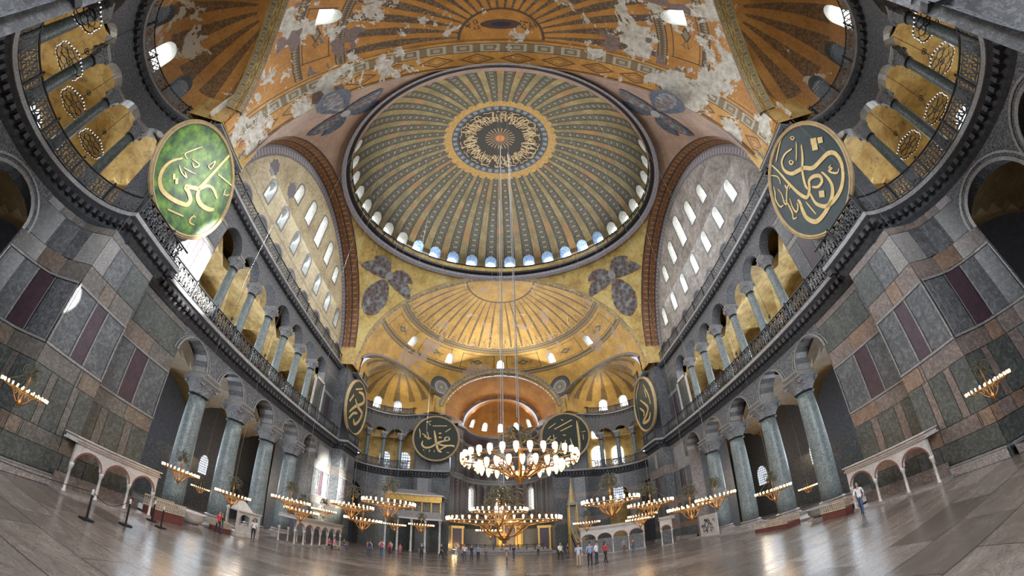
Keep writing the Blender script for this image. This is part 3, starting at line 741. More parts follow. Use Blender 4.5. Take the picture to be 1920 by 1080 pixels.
    lo = offset_path(arc(14.5, -20.5, 4.4, -128, 76, 40) + [(15.28, -16.2), (15.28, -12.45), (16.28, -12.45), (16.28, 13.25), (15.28, 13.25), (15.28, 17.4)] + arc(13.7, 21.9, 4.7, -66, 116, 36) + [(8.5, 26.0), (6.7, 25.8)], -.3)
    sheet(mb, lo+[(6.7, 32), (27, 32), (27, -34), (11.5, -34)], [], lambda x, y, d=0: (s*x, y, 10.97))
    mb.poly([(s*11.7, -24.0, 0), (s*11.5, -34, 0), (s*11.5, -34, 19.6), (s*11.7, -24.0, 19.6)], 0); mb.poly([(s*11.5, -34, 0), (s*27, -34, 0), (s*27, -34, 11), (s*11.5, -34, 11)], 0)
    mb.poly([(s*27, -34, 10.97), (s*27, 32, 10.97), (s*27, 32, 12.3), (s*27, -34, 12.3)], 0); mb.poly([(s*27, -34, 12.3), (s*27, 32, 12.3), (s*27, 32, 19.4), (s*27, -34, 19.4)], 1)
    def gz(x, y):
        k = ((y+15.8) % 9.0)/9.0; a = (x-18.7)/8.3
        return 15.4+3.6*max(sin(pi*min(max(a, 0), 1)), sin(pi*k))**.75
    mb.grid(lambda x, y: (s*x, y, gz(x, y)), [8+19*i/38 for i in range(39)], [-34+66*i/110 for i in range(111)], 1, lambda x, y: (x > 18.75 or y < -17.6 or y > 20.5) and hypot(x-15.4, y+20.3) > 5.8 and hypot(x-14.1, y-23.2) > 6.0 and not (y < -14 and x < 16 and y > -25.2) and not (y > 17 and x < 13.5))
    mb.poly([(s*12, 32, 0), (s*27, 32, 0), (s*27, 32, 19.6), (s*12, 32, 19.6)], 1); mb.poly([(s*10, -34, 10.9), (s*27, -34, 10.9), (s*27, -34, 19.6), (s*10, -34, 19.6)], 1)
    up = offset_path(arc(15.9, -20.1, 4.45, -128, 84, 40) + [(16.21, -15.7), (16.21, -12.1), (17.48, -12.1), (17.48, 15.1), (16.21, 15.1), (16.25, 19.2)] + arc(14.3, 24.0, 5.0, -62, 118, 36) + [(9.2, 28.0), (7.7, 27.8)], -.62)
    sheet(mb, up+[(7.0, 32), (27, 32), (27, -34), (11.5, -34)], [], lambda x, y, d=0: (s*x, y, 19.5), mi=1)
    for Q in ([(9.0, 27.0), (8.2, 28.0), (8.8, 30), (11.5, 29.6)], [(16.15, 13.0), (16.15, 15.1), (18.5, 17.5), (18.5, 13.0)], [(16.15, -12.2), (16.15, -15.7), (18.5, -17.0), (18.5, -12.2)]):
        for i in range(4): a, b = Q[i], Q[(i+1) % 4]; mb.poly([(s*a[0], a[1], 19.5), (s*b[0], b[1], 19.5), (s*b[0]*1.0, b[1], 21.6), (s*a[0], a[1], 21.6)], 1)
    struct(mb.build('wall_'+nm+'_outer', ['grey', 'galvault']))
    # windows of aisle and gallery outer walls
    for k, y in enumerate((-5.6, 3.4, 12.0) if s > 0 else (-4.5, 6.0)):
        window(yfn(26.9, s), y, .85 if s > 0 else .6, 6.2 if k == 0 else 3.4, 8.2 if k == 0 else 4.6, .0, .05, 'reveal', 'day' if s > 0 and k == 0 else 'daydim', (5, 8))
    for y in (-22, -15, -6, 0, 6, 14, 21):
        window(yfn(26.9, s), y, .9, 12.2, 14.6, .0, .05, 'reveal', 'day', (5, 7))
    # --- tympanum wall ------------------------------------------------------
    t = yfn(18.0, s)
    cy_, hw = .7, 13.3
    out = [(cy_-hw, 19.5), (cy_+hw, 19.5)] + [(cy_+hw*cos(pi*k/40), 19.9+12.7*sin(pi*k/40)) for k in range(41)]
    lows = [(1.25+2.9*(k-3), .46, 22.55, 24.2) for k in range(7)]
    ups = [(1.35+2.8*(k-2), (.5, .55, .6, .55, .5)[k], (26.2, 26.4, 26.3, 26.4, 26.2)[k], (27.7, 28.6, 29.5, 28.6, 27.7)[k]) for k in range(5)]
    hs = [arch_loop(u, w, a, b, 8) for u, w, a, b in lows+ups]
    mb = MB(); sheet(mb, out, hs, t, 1.2, 1.2, mi=0)
    niches = [(-9.4+3.05*k, .8) for k in range(8)]
    for u, w in niches:   # blind painted niches above the cornice
        A = [mb.vert(t(u+w*cos(pi*k/10), 20.55+w*sin(pi*k/10), -.04)) for k in range(11)]; B = [mb.vert(t(u+(w+.16)*cos(pi*k/10), 20.55+(w+.16)*sin(pi*k/10), -.04)) for k in range(11)]
        for i in range(10): mb.face((A[i], A[i+1], B[i+1], B[i]), 1)
        mb.poly([t(u+(w-.02)*cos(pi*k/10), 20.55+(w-.02)*sin(pi*k/10), -.02) for k in range(11)], 2 if abs(u) > 1 else 1)
    for u, w, a, b in lows+ups:
        L0 = arch_loop(u, w, a, b, 8); L1 = arch_loop(u, w+.14, a-.1, b, 8)
        A = [mb.vert(t(*q, -.03)) for q in L0]; B = [mb.vert(t(*q, -.03)) for q in L1]
        for i in range(len(L0)): mb.face((A[i], A[(i+1) % len(L0)], B[(i+1) % len(L0)], B[i]), 1)
    if s < 0:
        for (u, z) in ((-5.4, 26.2), (-8.6, 25.2)):
            mb.poly([t(u+(.55+.12*(k % 2))*cos(pi*k/8), z+(.75+.15*(k % 2))*sin(pi*k/8), -.02) for k in range(16)], 1)
    struct(mb.build('wall_'+nm+'_tympanum', ['tympN' if s < 0 else 'tympS', 'border', 'cornice']))
    for i, (u, w, a, b) in enumerate(lows+ups): window(t, u, w, a, b, 0, .7, 'reveal', 'day' if (s > 0 or i > 6) else 'daydim', 0, shrink=.85)
    # --- great side arch soffit and pendentive border -------------------------
    mb = MB()
    def arch_pt(a, d, s=s): # a angle, d 0 (nave edge) .. 1 (tympanum)
        X = 16.2+(18.02-16.2)*d; hy = 12.95-.25*d; cz = 19.57; rz = 12.65-.2*d
        return (s*X, .35+.2*d+hy*cos(a), cz+rz*sin(a))
    na = 72
    mb.grid(lambda a, d: arch_pt(a, d), [pi*i/na for i in range(na+1)], [0, .25, .5, .75, 1.0], 0, None, lambda a, d: (a*12.6, d))
    mb.grid(lambda a, d: (s*(16.18-.05*d), .35+(12.95+.5*d)*cos(a)*1.0, 19.57+(12.65+.45*d)*sin(a)), [pi*i/na for i in range(na+1)], [0, .5, 1], 1, None, lambda a, d: (a*12.6, d))
    mb.grid(lambda a, d: (s*(17.98), .55+(12.7-.9*d)*cos(a), 19.57+(12.4-.9*d)*sin(a)), [pi*i/na for i in range(na+1)], [0, 1], 1, None, lambda a, d: (a*12.6, d))
    struct(mb.build('trim_arch_'+nm, ['soffit', 'border'], None, True))

# ---------------------------------------------------------------- pendentives
PC = (0, .35, 19.57); PA = (22.91, 18.31, 17.9)
def pend(phi, rho): return (PA[0]*rho*cos(phi), PC[1]+PA[1]*rho*sin(phi), PC[2]+PA[2]*sqrt(max(0, 1-rho*rho)))
mb = MB()
for qd in range(4):
    sx = 1 if qd in (0, 3) else -1; sy = 1 if qd < 2 else -1
    for_us = [pi/2*i/48 for i in range(49)]
    def fn(ph, t, sx=sx, sy=sy):
        lim = min(.7072/max(1e-6, cos(ph)), .7072/max(1e-6, sin(ph)), .9999); r0 = .672
        rho = r0+(lim-r0)*t; x, y, z = pend(ph, rho); return (sx*x, PC[1]+sy*(y-PC[1]), z)
    mb.grid(fn, for_us, [i/24 for i in range(25)])
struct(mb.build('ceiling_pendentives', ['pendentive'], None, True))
# winged seraphim painted on the pendentives
def seraph(cx, cy, cz, sx, sy, mat1, mat2, rot=0.0, k=1.0):
    n = Vector((cx/PA[0]**2, (cy-PC[1])/PA[1]**2, (cz-PC[2])/PA[2]**2)).normalized()
    up = Vector((0, 0, 1)); up = (up-n*up.dot(n)).normalized(); rt = up.cross(n).normalized()
    c = Vector((cx, cy, cz))
    def P(a, b, off):
        a, b = a*cos(rot)-b*sin(rot), a*sin(rot)+b*cos(rot)
        p = c+rt*(a*k)+up*(b*k); q = Vector((p.x/PA[0], (p.y-PC[1])/PA[1], (p.z-PC[2])/PA[2])); q = q/q.length
        w = Vector((q.x*PA[0], q.y*PA[1]+PC[1], q.z*PA[2]+PC[2])); return w-n*off
    mb = MB()
    def petal(a0, L, w, mi, off, bend=0.0, ox=0.0, oy=0.0):
        R = random.Random(int(a0*100)); N = 15
        row = []
        for i in range(N+1):
            t = i/N; ww = w*(sin(pi*min(1, t*1.02))**.55)*(.75+.35*t); aa = a0+bend*t*t
            row.append((t*L, ww*(1+R.uniform(-.08, .08)), aa))
        A = [mb.vert(P(ox+r*cos(a)-h*sin(a), oy+r*sin(a)+h*cos(a), off)) for r, h, a in row]; B = [mb.vert(P(ox+r*cos(a)+h*sin(a), oy+r*sin(a)-h*cos(a), off)) for r, h, a in row]
        for i in range(N): mb.face((A[i], A[i+1], B[i+1], B[i]), mi)
    petal(radians(130), 2.7, .62, 1, .05, .5, 0, .3); petal(radians(50), 2.7, .62, 1, .05, -.5, 0, .3)
    petal(radians(168), 3.2, .7, 1, .06, .35, 0, .2); petal(radians(12), 3.2, .7, 1, .06, -.35, 0, .2)
    petal(radians(165), 2.9, .5, 0, .08, .35, 0, .25); petal(radians(15), 2.9, .5, 0, .08, -.35, 0, .25)
    petal(radians(-98), 4.2, 1.0, 1, .06, .15, -.15, 0); petal(radians(-82), 4.2, .9, 1, .06, -.15, .15, 0)
    petal(radians(-95), 3.9, .72, 0, .08, .1, 0, 0)
    mb.poly([P(.38*cos(2*pi*i/12), .55+.45*sin(2*pi*i/12), .1) for i in range(12)], 2)
    o = mb.build('trim_seraph', [mat1, mat2, 'frame']); struct(o)
M['facegold'] = plain('seraph_face', (.35, .22, .08), .7)
seraph(-13.0, 10.6, 29.3, -1, 1, 'seraph', 'seraph', .2, 1.12)
seraph(13.0, 10.6, 29.3, 1, 1, 'seraph', 'seraph', -.1, 1.12)
seraph(-12.6, -10.4, 29.6, -1, -1, 'seraph', 'seraphblue', .5, 1.15)
seraph(12.7, -10.4, 29.7, 1, -1, 'seraph', 'seraphblue', -.5, 1.15)

# ---------------------------------------------------------------- dome
DCY = .2; RXD, RYD, RZD = 15.46, 12.79, 10.3; ZD = 32.5
def dome(u, v, d=0.0):
    a = radians(u); e = radians(v)
    return ((RXD+d)*cos(e)*cos(a), DCY+(RYD+d)*cos(e)*sin(a), ZD+(RZD+d*.6)*sin(e))
mb = MB(); step = 9.0
for k in range(40):
    c = -90+4.5+step*k
    h = arch_loop(c, 2.65, 4.2, 9.6, 8, 3.4)
    out = [(c-4.5, 0), (c+4.5, 0), (c+4.5, 16), (c-4.5, 16)]
    sheet(mb, out, [h], dome, 1.1, 1.6)
mb.grid(dome, [-90+2*i for i in range(181)], [16+74*i/36 for i in range(37)])
struct(mb.build('ceiling_dome', ['domegold'], None, True))
for k in range(40):
    c = -90+4.5+step*k
    window(dome, c, 2.65, 4.2, 9.6, 0, .75, 'blue' if 0 < (c+45) % 360 < 180 and abs(((c) % 360)-90) < 52 else 'reveal', 'day', 0, 3.4, shrink=.78, drop=1.2)
# ring cornice under the dome
mb = MB(); ring = [(RXD*cos(2*pi*i/160), DCY+RYD*sin(2*pi*i/160)) for i in range(161)]
sweep(mb, ring, [(-.5, 31.55), (-.25, 31.8), (-.2, 32.1), (.12, 32.25), (.12, 32.5), (-.6, 32.55)], mis=[0, 0, 1, 1, 1])
trim(mb, ['border', 'iron'])
# medallion calligraphy around the crown of the dome
R = random.Random(11); mb = MB()
def dpt(rr, a): # rr fraction of the plan radius
    z = ZD+RZD*sqrt(1-rr*rr); return (RXD*rr*cos(a), DCY+RYD*rr*sin(a), z-.05)
for i in range(72):
    a = 2*pi*i/72+R.uniform(-.03, .03); r0 = .175+R.uniform(0, .03); r1 = .31-R.uniform(0, .07); sk = R.uniform(-.12, .12)
    mb.tube([dpt(r0+(r1-r0)*t/5, a+sk*t/5) for t in range(6)], .055, 4)
    if i % 2 == 0:
        c0 = R.uniform(.2, .29); rr = R.uniform(.018, .035); mb.tube([dpt(c0+rr*sin(q), a+.07+rr*3.5*cos(q)) for q in [2*pi*j/10*.85 for j in range(11)]], .05, 4)
    if i % 3 == 0: mb.tube([dpt(.19+R.uniform(0, .1)+.02*sin(j*1.3), a+j*.06) for j in range(7)], .055, 4)
    if i % 4 == 1: mb.tube([dpt(.305+.006*sin(j*2), a+j*.05) for j in range(6)], .05, 4)
M['goldleaf'] = plain('gold_leaf', (.50, .40, .26), .45, .1)
struct(mb.build('trim_dome_calligraphy', ['goldleaf']))

# ---------------------------------------------------------------- semi-domes
def semidome(cy, ay, sy, az):
    def fn(u, v, d=0.0):
        a = radians(u); e = radians(v)
        return ((16.1+d)*cos(e)*cos(a), cy+sy*(ay+d)*cos(e)*sin(a), 19.6+(az+d*.7)*sin(e))
    return fn
def chord_keep(fn, sy, conches, apse_y):
    def keep(u, v):
        x, y, z = fn(u, v); X = abs(x); Y = y*sy
        if apse_y and X < 9.0 and Y > apse_y-.0*X and z < 26: return False
        for (ax, ay_, bx, by, bulge) in conches:
            dx, dy = bx-ax, by-ay_; L = hypot(dx, dy); t = ((X-ax)*dx+(Y-ay_)*dy)/L/L
            n = ((X-ax)*(-dy)+(Y-ay_)*dx)/L
            if 0 < t < 1 and -n > 0 + bulge*4*t*(1-t) and z < 26.2: return False
        return True
    return keep
def solve_arc(ax, ay_, bx, by, bulge, sy, cy, ay, az, n=40):
    """arch curve where a bulged vertical surface over the chord a-b meets the semidome"""
    P = []; dx, dy = bx-ax, by-ay_; L = hypot(dx, dy); nx, ny = dy/L, -dx/L
    for i in range(n+1):
        t = .5-.5*cos(pi*i/n); off = bulge*4*t*(1-t); X = ax+dx*t+nx*off; Y = ay_+dy*t+ny*off
        q = 1-(X/16.1)**2-((Y-cy*sy)/ay)**2
        P.append((X, Y, 19.6+az*sqrt(max(0, q))))
    return P
E_CY, E_AY, E_AZ = 14.0, 16.2, 12.5
ECH = (15.95, 14.9, 9.1, 26.9, .9)
e_keepf = None
fnE = semidome(E_CY, E_AY, 1, E_AZ); kE = chord_keep(fnE, 1, [ECH], 28.1)
mb = MB(); azs = [90, 90-33, 90+33, 90-61.5, 90+61.5]
holesE = [arch_loop(a, 2.3, 32.8, 36.6, 8, 2.4) for a in azs]
sheet(mb, [(0, 31), (180, 31), (180, 42), (0, 42)], holesE, fnE, 1.5, 1.5)
us = [i*1.0 for i in range(181)]
mb.grid(fnE, us, [31*i/44 for i in range(45)], 0, kE); mb.grid(fnE, us, [42+48*i/30 for i in range(31)], 0, kE)
for a, b, vt in ((-1, 9, 34), (171, 181, 34), (52, 63, 24), (117, 128, 24)):
    mb.grid(lambda u, v: fnE(u, v, .9), [a+(b-a)*i/8 for i in range(9)], [vt*i/12 for i in range(13)])
struct(mb.build('ceiling_east_semidome', ['eastgold'], None, True))
for a in azs: window(fnE, a, 2.3, 32.8, 36.6, 0, 1.0, 'reveal', 'day', 0, 2.4, shrink=.85)
W_CY, W_AY, W_AZ = -15.1, 13.0, 12.4
WCH = (15.98, 15.6, 9.3, 25.6, .45)
fnW = semidome(W_CY, W_AY, -1, W_AZ); kW = chord_keep(fnW, -1, [WCH], 0)
mb = MB(); azw = [23.3, 156.7, 56, 124, 90]
holesW = [arch_loop(a, 3.1, 35.8, 40.0, 8, 3.6) for a in azw]
sheet(mb, [(0, 31), (180, 31), (180, 46), (0, 46)], holesW, fnW, 1.5, 1.5)
mb.grid(fnW, us, [31*i/44 for i in range(45)], 0, kW); mb.grid(fnW, us, [46+44*i/30 for i in range(31)], 0, kW)
for a, b in ((-1, 6), (174, 181)):
    mb.grid(lambda u, v: fnW(u, v, .9), [a+(b-a)*i/8 for i in range(9)], [30*i/12 for i in range(13)])
struct(mb.build('ceiling_west_semidome', ['westgold'], None, True))
for a in azw: window(fnW, a, 3.1, 35.8, 40.0, 0, 1.0, 'reveal', 'day', 0, 3.6, shrink=.92)
# great arches on the nave axis: painted band between dome square and semi-dome
def axis_arch(y0, y1, name, mats, border=True):
    mb = MB(); na = 72; A = [pi*i/na for i in range(na+1)]
    mb.grid(lambda a, t: (16.2*cos(a)-(.1*cos(a)*t), y0+(y1-y0)*t, 19.57+12.65*sin(a)-.12*t*sin(a)), A, [i/6 for i in range(7)], 0, None, lambda a, t: (a*14, t))
    if border: mb.grid(lambda a, t: (16.2*cos(a)*(1+.03*t), y0-.02*(1 if y0 > 0 else -1), 19.57+12.65*sin(a)*(1+.032*t)), A, [0, .5, 1], 1, None, lambda a, t: (a*14, t))
    struct(mb.build(name, mats, None, True))
axis_arch(13.3, 14.15, 'trim_arch_east', ['bandE', 'border'])
axis_arch(-12.55, -15.2, 'trim_arch_west', ['bandW', 'border'])

def conch(arcp, basep, sy, s, name, mat, wins, pole_t=.5, rise=None, drum=0.0, wz=(1.1, 2.2), dark=()):
    """shell from the base path up to the crown of its arch"""
    ax, ay_ = arcp[0][0], arcp[0][1]; bx, by = arcp[-1][0], arcp[-1][1]
    cx, cy = (ax+bx)/2, (ay_+by)/2; ztop = max(p[2] for p in arcp)
    k = [p for p in arcp if p[2] == ztop][0]; tx, ty = k[0], k[1]
    acc = [0]
    for a, b in zip(basep, basep[1:]): acc.append(acc[-1]+hypot(b[0]-a[0], b[1]-a[1]))
    def at(u):
        q = u/180*acc[-1]; i = 0
        while i < len(acc)-2 and acc[i+1] < q: i += 1
        t = (q-acc[i])/max(1e-9, acc[i+1]-acc[i]); return basep[i][0]+(basep[i+1][0]-basep[i][0])*t, basep[i][1]+(basep[i+1][1]-basep[i][1])*t
    def fn(u, v, d=0.0):
        x, y = at(min(max(u, 0), 180)); e = radians(v); w = sin(e)
        px, py = cx+(tx-cx)*w, cy+(ty-cy)*w
        X = px+(x-cx)*cos(e)**.85*(1+d/9); Y = py+(y-cy)*cos(e)**.85*(1+d/9)
        return (s*X, sy*Y, 19.6+(ztop-19.6)*w+d*.2)
    mb = MB(); hs = [arch_loop(u, hw, 7, 7+16, 8, 7) for u, hw, _ in wins]
    sheet(mb, [(0, 0), (180, 0), (180, 34), (0, 34)], hs, fn, 4, 3.4)
    mb.grid(fn, [i*3.0 for i in range(61)], [34+56*i/20 for i in range(21)])
    struct(mb.build(name, [mat], None, True))
    for u, hw, pn in wins: window(fn, u, hw, 7, 23, 0, .8, 'reveal', pn, (6, 9) if pn != 'day' else 0, 7, shrink=.9)
    # archivolt
    mb = MB(); n = len(arcp)
    def off(p, o, dpt):
        r = Vector((p[0]-cx, p[1]-cy, p[2]-19.6)).normalized(); q = Vector(p)+r*o
        nrm = Vector((by-ay_, -(bx-ax), 0)).normalized(); q += nrm*dpt; return (s*q.x, sy*q.y, q.z)
    for (o0, d0), (o1, d1), mi in (((.35, -.25), (.0, -.3), 1), ((.0, -.3), (-.06, .0), 0), ((-.06, 0), (-.06, .9), 0)):
        A = [mb.vert(off(p, o0, d0), (i, 0)) for i, p in enumerate(arcp)]; B = [mb.vert(off(p, o1, d1), (i, 1)) for i, p in enumerate(arcp)]
        for i in range(n-1): mb.face((A[i], A[i+1], B[i+1], B[i]), mi)
    TN[0] += 1; struct(mb.build('trim_%d' % TN[0], ['bandE', 'border'], None, True))
for s in (-1, 1):
    AE = solve_arc(*ECH, 1, E_CY, E_AY, E_AZ)
    bE = [(AE[0][0], AE[0][1])] + arc(14.3, 24.0, 5.35, -62, 118, 30) + [(AE[-1][0], AE[-1][1])]
    conch(AE, bE, 1, s, 'ceiling_east_conch_'+SIDE[s], 'conchE', [(108, 4.6, 'day'), (132, 4.6, 'daydim' if s < 0 else 'day'), (84, 4.6, 'day'), (60, 4.6, 'day')])
    AW = solve_arc(*WCH, -1, W_CY, W_AY, W_AZ)
    bW = [(AW[0][0], AW[0][1])] + [(x, -y) for x, y in arc(15.9, -20.1, 4.85, 78, -118, 34)] + [(AW[-1][0], AW[-1][1])]
    conch(AW, bW, -1, s, 'ceiling_west_conch_'+SIDE[s], 'conchW', [(46, 5.5, 'darkpane'), (68, 5.5, 'day'), (90, 5.5, 'darkpane'), (114, 5.5, 'darkpane')] if s < 0 else [(46, 5.5, 'darkpane'), (69, 5.5, 'darkpane'), (91, 5.5, 'day'), (115, 5.5, 'darkpane')])
CALLI = {'sw':[([(-1.05,2.86),(-0.98,1.98),(-1.0,0.9),(-0.92,-0.05),(-0.7,-0.58),(-0.25,-0.47),(0.07,-0.2),(0.45,-0.29),(0.75,-0.62),(0.63,-0.91),(0.24,-0.85),(-0.02,-0.54)],0.078),([(1.3,1.34),(0.81,0.91),(0.21,0.52),(-0.24,-0.04),(-0.32,-0.38)],0.069),([(0.72,1.8),(0.16,2.09),(-0.38,2.06),(-0.63,1.64),(-0.43,1.07),(0.05,0.74),(0.42,0.48),(0.8,-0.01),(1.48,-0.24),(2.02,-0.43),(2.29,-0.81),(2.15,-1.37),(1.7,-1.83),(1.11,-2.09),(0.42,-2.08),(-0.17,-1.85),(-0.49,-1.34),(-0.48,-0.94),(-0.36,-0.55)],0.09),([(1.0,-0.61),(1.03,-1.08),(0.9,-1.55),(0.56,-1.84),(0.14,-1.96),(-0.5,-2.02),(-1.2,-1.86),(-1.52,-1.32),(-1.48,-0.85),(-1.26,-0.36),(-1.26,-0.14)],0.099),([(1.82,0.85),(2.1,0.55)],0.164),([(2.15,0.49),(2.39,0.24)],0.146),([(1.61,0.6),(1.89,0.33)],0.146),([(0.0,-1.14),(0.27,-1.4)],0.164),([(0.64,2.8),(-0.05,2.65),(-0.66,2.45)],0.034),([(1.21,1.74),(0.79,1.44),(0.35,1.18)],0.034),([(1.31,2.14),(1.32,1.97),(1.16,2.04),(1.16,2.22),(1.31,2.14)],0.026),([(0.15,1.52),(0.16,1.32),(-0.03,1.38),(-0.03,1.58),(0.15,1.52)],0.034),([(1.69,-0.92),(1.48,-0.86),(1.58,-1.06),(1.34,-0.95),(1.44,-1.23),(1.63,-1.45),(1.85,-1.4)],0.039),([(-1.94,1.83),(-2.16,1.49),(-2.43,1.22),(-2.49,0.71),(-2.23,0.53)],0.039),([(-1.82,1.45),(-1.86,1.02),(-2.08,0.59),(-2.02,0.4),(-1.54,0.75),(-1.18,0.9),(-1.02,0.81),(-1.22,0.71)],0.039),([(-1.61,0.38),(-1.83,-0.04),(-1.85,-0.44),(-1.58,-0.42),(-1.41,-0.19)],0.039),([(-1.9,0.6),(-1.96,0.22),(-2.0,0.04),(-2.1,-0.28),(-2.27,-0.52),(-2.02,-0.68)],0.039),([(-0.93,-0.63),(-0.94,-1.14),(-0.93,-1.61)],0.03),([(-1.61,2.43),(-1.3,1.96),(-1.3,1.64),(-1.48,1.45)],0.026),([(-1.27,1.13),(-1.34,0.92)],0.043),([(-1.37,-0.45),(-1.29,-0.6)],0.039)],'nw':[([(-1.47,-0.18),(-1.79,-0.86),(-1.81,-1.48),(-1.52,-1.97),(-1.03,-2.12),(-0.44,-1.96),(0.17,-1.64),(0.58,-1.32),(0.56,-0.98),(0.18,-0.85),(-0.18,-0.83),(0.29,-0.37),(0.51,-0.08),(0.53,1.12),(0.51,3.01)],0.104),([(0.51,-0.08),(0.74,-0.46),(1.2,-0.56),(1.77,-0.32),(2.16,0.05)],0.119),([(0.6,-0.16),(0.79,0.41),(1.23,0.68),(1.86,0.59)],0.074),([(-1.13,-1.22),(-1.03,-1.09)],0.134),([(-0.85,-1.22),(-0.74,-1.09)],0.134),([(-0.14,-2.44),(0.86,-1.87)],0.041),([(0.83,1.46),(2.07,2.0)],0.041),([(1.41,-1.25),(1.3,-1.53),(1.41,-1.74),(1.75,-1.58)],0.041),([(1.3,-1.33),(1.5,-1.27)],0.041),([(1.88,1.45),(2.06,1.11)],0.033),([(1.97,1.19),(2.22,1.3),(2.32,1.53)],0.033),([(-1.34,-0.57),(-0.89,-0.63),(-0.5,-0.51),(-0.82,-0.45)],0.033),([(-1.02,0.34),(-0.47,0.59),(-0.58,0.24),(-0.87,0.25)],0.033),([(-1.22,0.06),(-1.54,0.06),(-1.45,0.44),(-1.13,1.31)],0.03),([(-0.04,1.08),(0.11,1.7),(0.23,1.18),(-0.04,1.08)],0.03),([(-1.06,-0.39),(-0.69,-0.19),(-0.26,0.08),(-0.57,-0.12)],0.03)],'ne':[([(-1.78,-1.16),(-0.6,-0.1),(1.53,1.22),(0.94,1.96),(-0.46,1.68)],0.155),([(-0.96,0.68),(0.15,0.19),(1.7,-0.02),(1.25,-1.13),(0.22,-1.8),(-0.25,-1.38)],0.155),([(-2.24,-0.15),(-1.5,0.92)],0.099),([(-1.51,-1.8),(-0.67,-0.89),(0.44,-0.48)],0.127),([(-1.39,1.59),(0.45,2.48)],0.084)],'se':[([(-0.77,0.85),(0.77,-0.53),(0.34,-1.17),(-1.28,-1.69),(0.4,-1.96),(1.22,-1.35)],0.146),([(0.2,2.72),(-1.33,1.91),(-1.69,1.4)],0.08),([(0.98,2.03),(1.68,0.46),(1.69,-0.62)],0.08),([(-1.37,0.11),(-0.41,-0.73),(-0.78,-1.07)],0.106),([(1.07,1.36),(1.03,0.43)],0.08)],'el':[([(-0.25,1.09),(-0.06,0.25),(0.12,-0.72),(0.43,-1.61),(0.86,-1.83)],0.116),([(1.68,0.29),(1.24,0.14),(1.31,-0.25),(1.81,-0.09),(1.68,0.29)],0.075),([(1.42,-0.22),(1.03,-0.33),(0.25,-0.6),(-0.51,-1.17),(-1.3,-1.33),(-1.78,-0.96),(-1.7,-0.4)],0.102),([(0.12,-0.61),(1.06,-0.93),(2.23,-0.91),(2.5,-1.07)],0.095),([(0.44,-1.68),(0.94,-1.31),(1.45,-1.05)],0.075),([(-0.49,1.72),(1.45,1.8)],0.054),([(1.23,0.94),(1.94,1.46)],0.048),([(-2.29,1.27),(-2.11,0.64),(-2.09,0.0)],0.054),([(-1.83,0.59),(-1.41,0.33),(-0.94,-0.22)],0.054),([(-1.53,0.18),(-0.55,-0.05)],0.054),([(-1.15,0.84),(-0.84,-0.21)],0.054),([(-1.33,2.16),(-0.71,2.39)],0.054),([(-0.99,2.06),(-0.76,1.78)],0.048),([(0.38,0.72),(0.73,0.74)],0.082),([(0.41,0.16),(0.8,0.18)],0.082),([(-0.79,-1.95),(-0.75,-1.67),(-0.62,-1.67)],0.048),([(-0.14,-1.88),(-0.09,-1.64)],0.048),([(-1.55,-1.58),(-1.51,-1.79)],0.048),([(1.49,-1.84),(1.88,-1.89)],0.041)],'er':[([(1.63,2.08),(1.71,0.71),(1.77,-0.72),(1.76,-2.01)],0.11),([(0.59,-0.33),(0.79,-1.21),(0.63,-1.93),(-0.01,-2.14),(-0.28,-1.7),(-0.03,-0.49)],0.096),([(-0.16,-1.99),(-0.7,-2.23),(-0.94,-1.87),(-0.61,-0.74)],0.096),([(-0.95,-1.92),(-1.37,-2.47),(-1.81,-2.17),(-1.69,-1.63),(-1.95,-1.17)],0.082),([(-1.43,1.05),(0.96,2.26)],0.062),([(-0.64,0.76),(0.96,1.47)],0.055),([(-2.54,-0.54),(-1.98,0.17)],0.048),([(-2.42,-0.2),(-1.39,-0.56)],0.048),([(-2.18,-0.66),(-1.2,-0.12)],0.048),([(-1.6,0.33),(-1.49,-0.41)],0.048),([(-2.59,-0.89),(-1.8,-0.79)],0.048),([(2.17,0.46),(2.73,0.57)],0.041),([(2.35,0.17),(2.37,-0.62)],0.041),([(-0.46,2.38),(-0.2,2.25)],0.062),([(-2.22,1.2),(-1.24,1.87)],0.041),([(-0.35,0.19),(0.05,0.17)],0.062)]}
# ---------------------------------------------------------------- apse and bema
mb = MB()
def ax_(path): return wallfn(path, 1)
AR = 5.25; AY = 31.4
apath = [(6.45, 26.3), (6.3, 29.0), (5.35, 31.0)] + arc(0, AY, AR, 4, 176, 40) + [(-5.35, 31.0), (-6.3, 29.0), (-6.45, 26.3)]
fa = wallfn(apath, 1); ba = fa.acc[3]
apw = [(90, .85, 6.3, 9.6), (90-56, .62, 6.5, 9.4), (90+56, .62, 6.5, 9.4), (90, 1.0, 13.6, 14.9), (90-56, .75, 13.6, 14.7), (90+56, .75, 13.6, 14.7)]
holes = [arch_loop(ba+AR*radians(a-4), w, z0, zs, 8) for a, w, z0, zs in apw]
def am(u, z):
    if z < 3.4: return 5
    if z < 5.0: return 1
    if z < 5.6: return 4
    if 5.6 < z < 10.6: return (2 if (u*.8) % 1 < .3 else (1 if (u*.8) % 1 < .55 else 3))
    if z < 11.3: return 5
    if z < 13: return 2 if (u*.5) % 1 < .5 else 1
    if z < 16.2: return 3 if (u*.9) % 1 < .45 else 1
    return 5 if z < 16.7 else 2
sheet(mb, [(0, 0), (fa.L, 0), (fa.L, 18.2), (0, 18.2)], holes, fa, .4, .5, minfo=am)
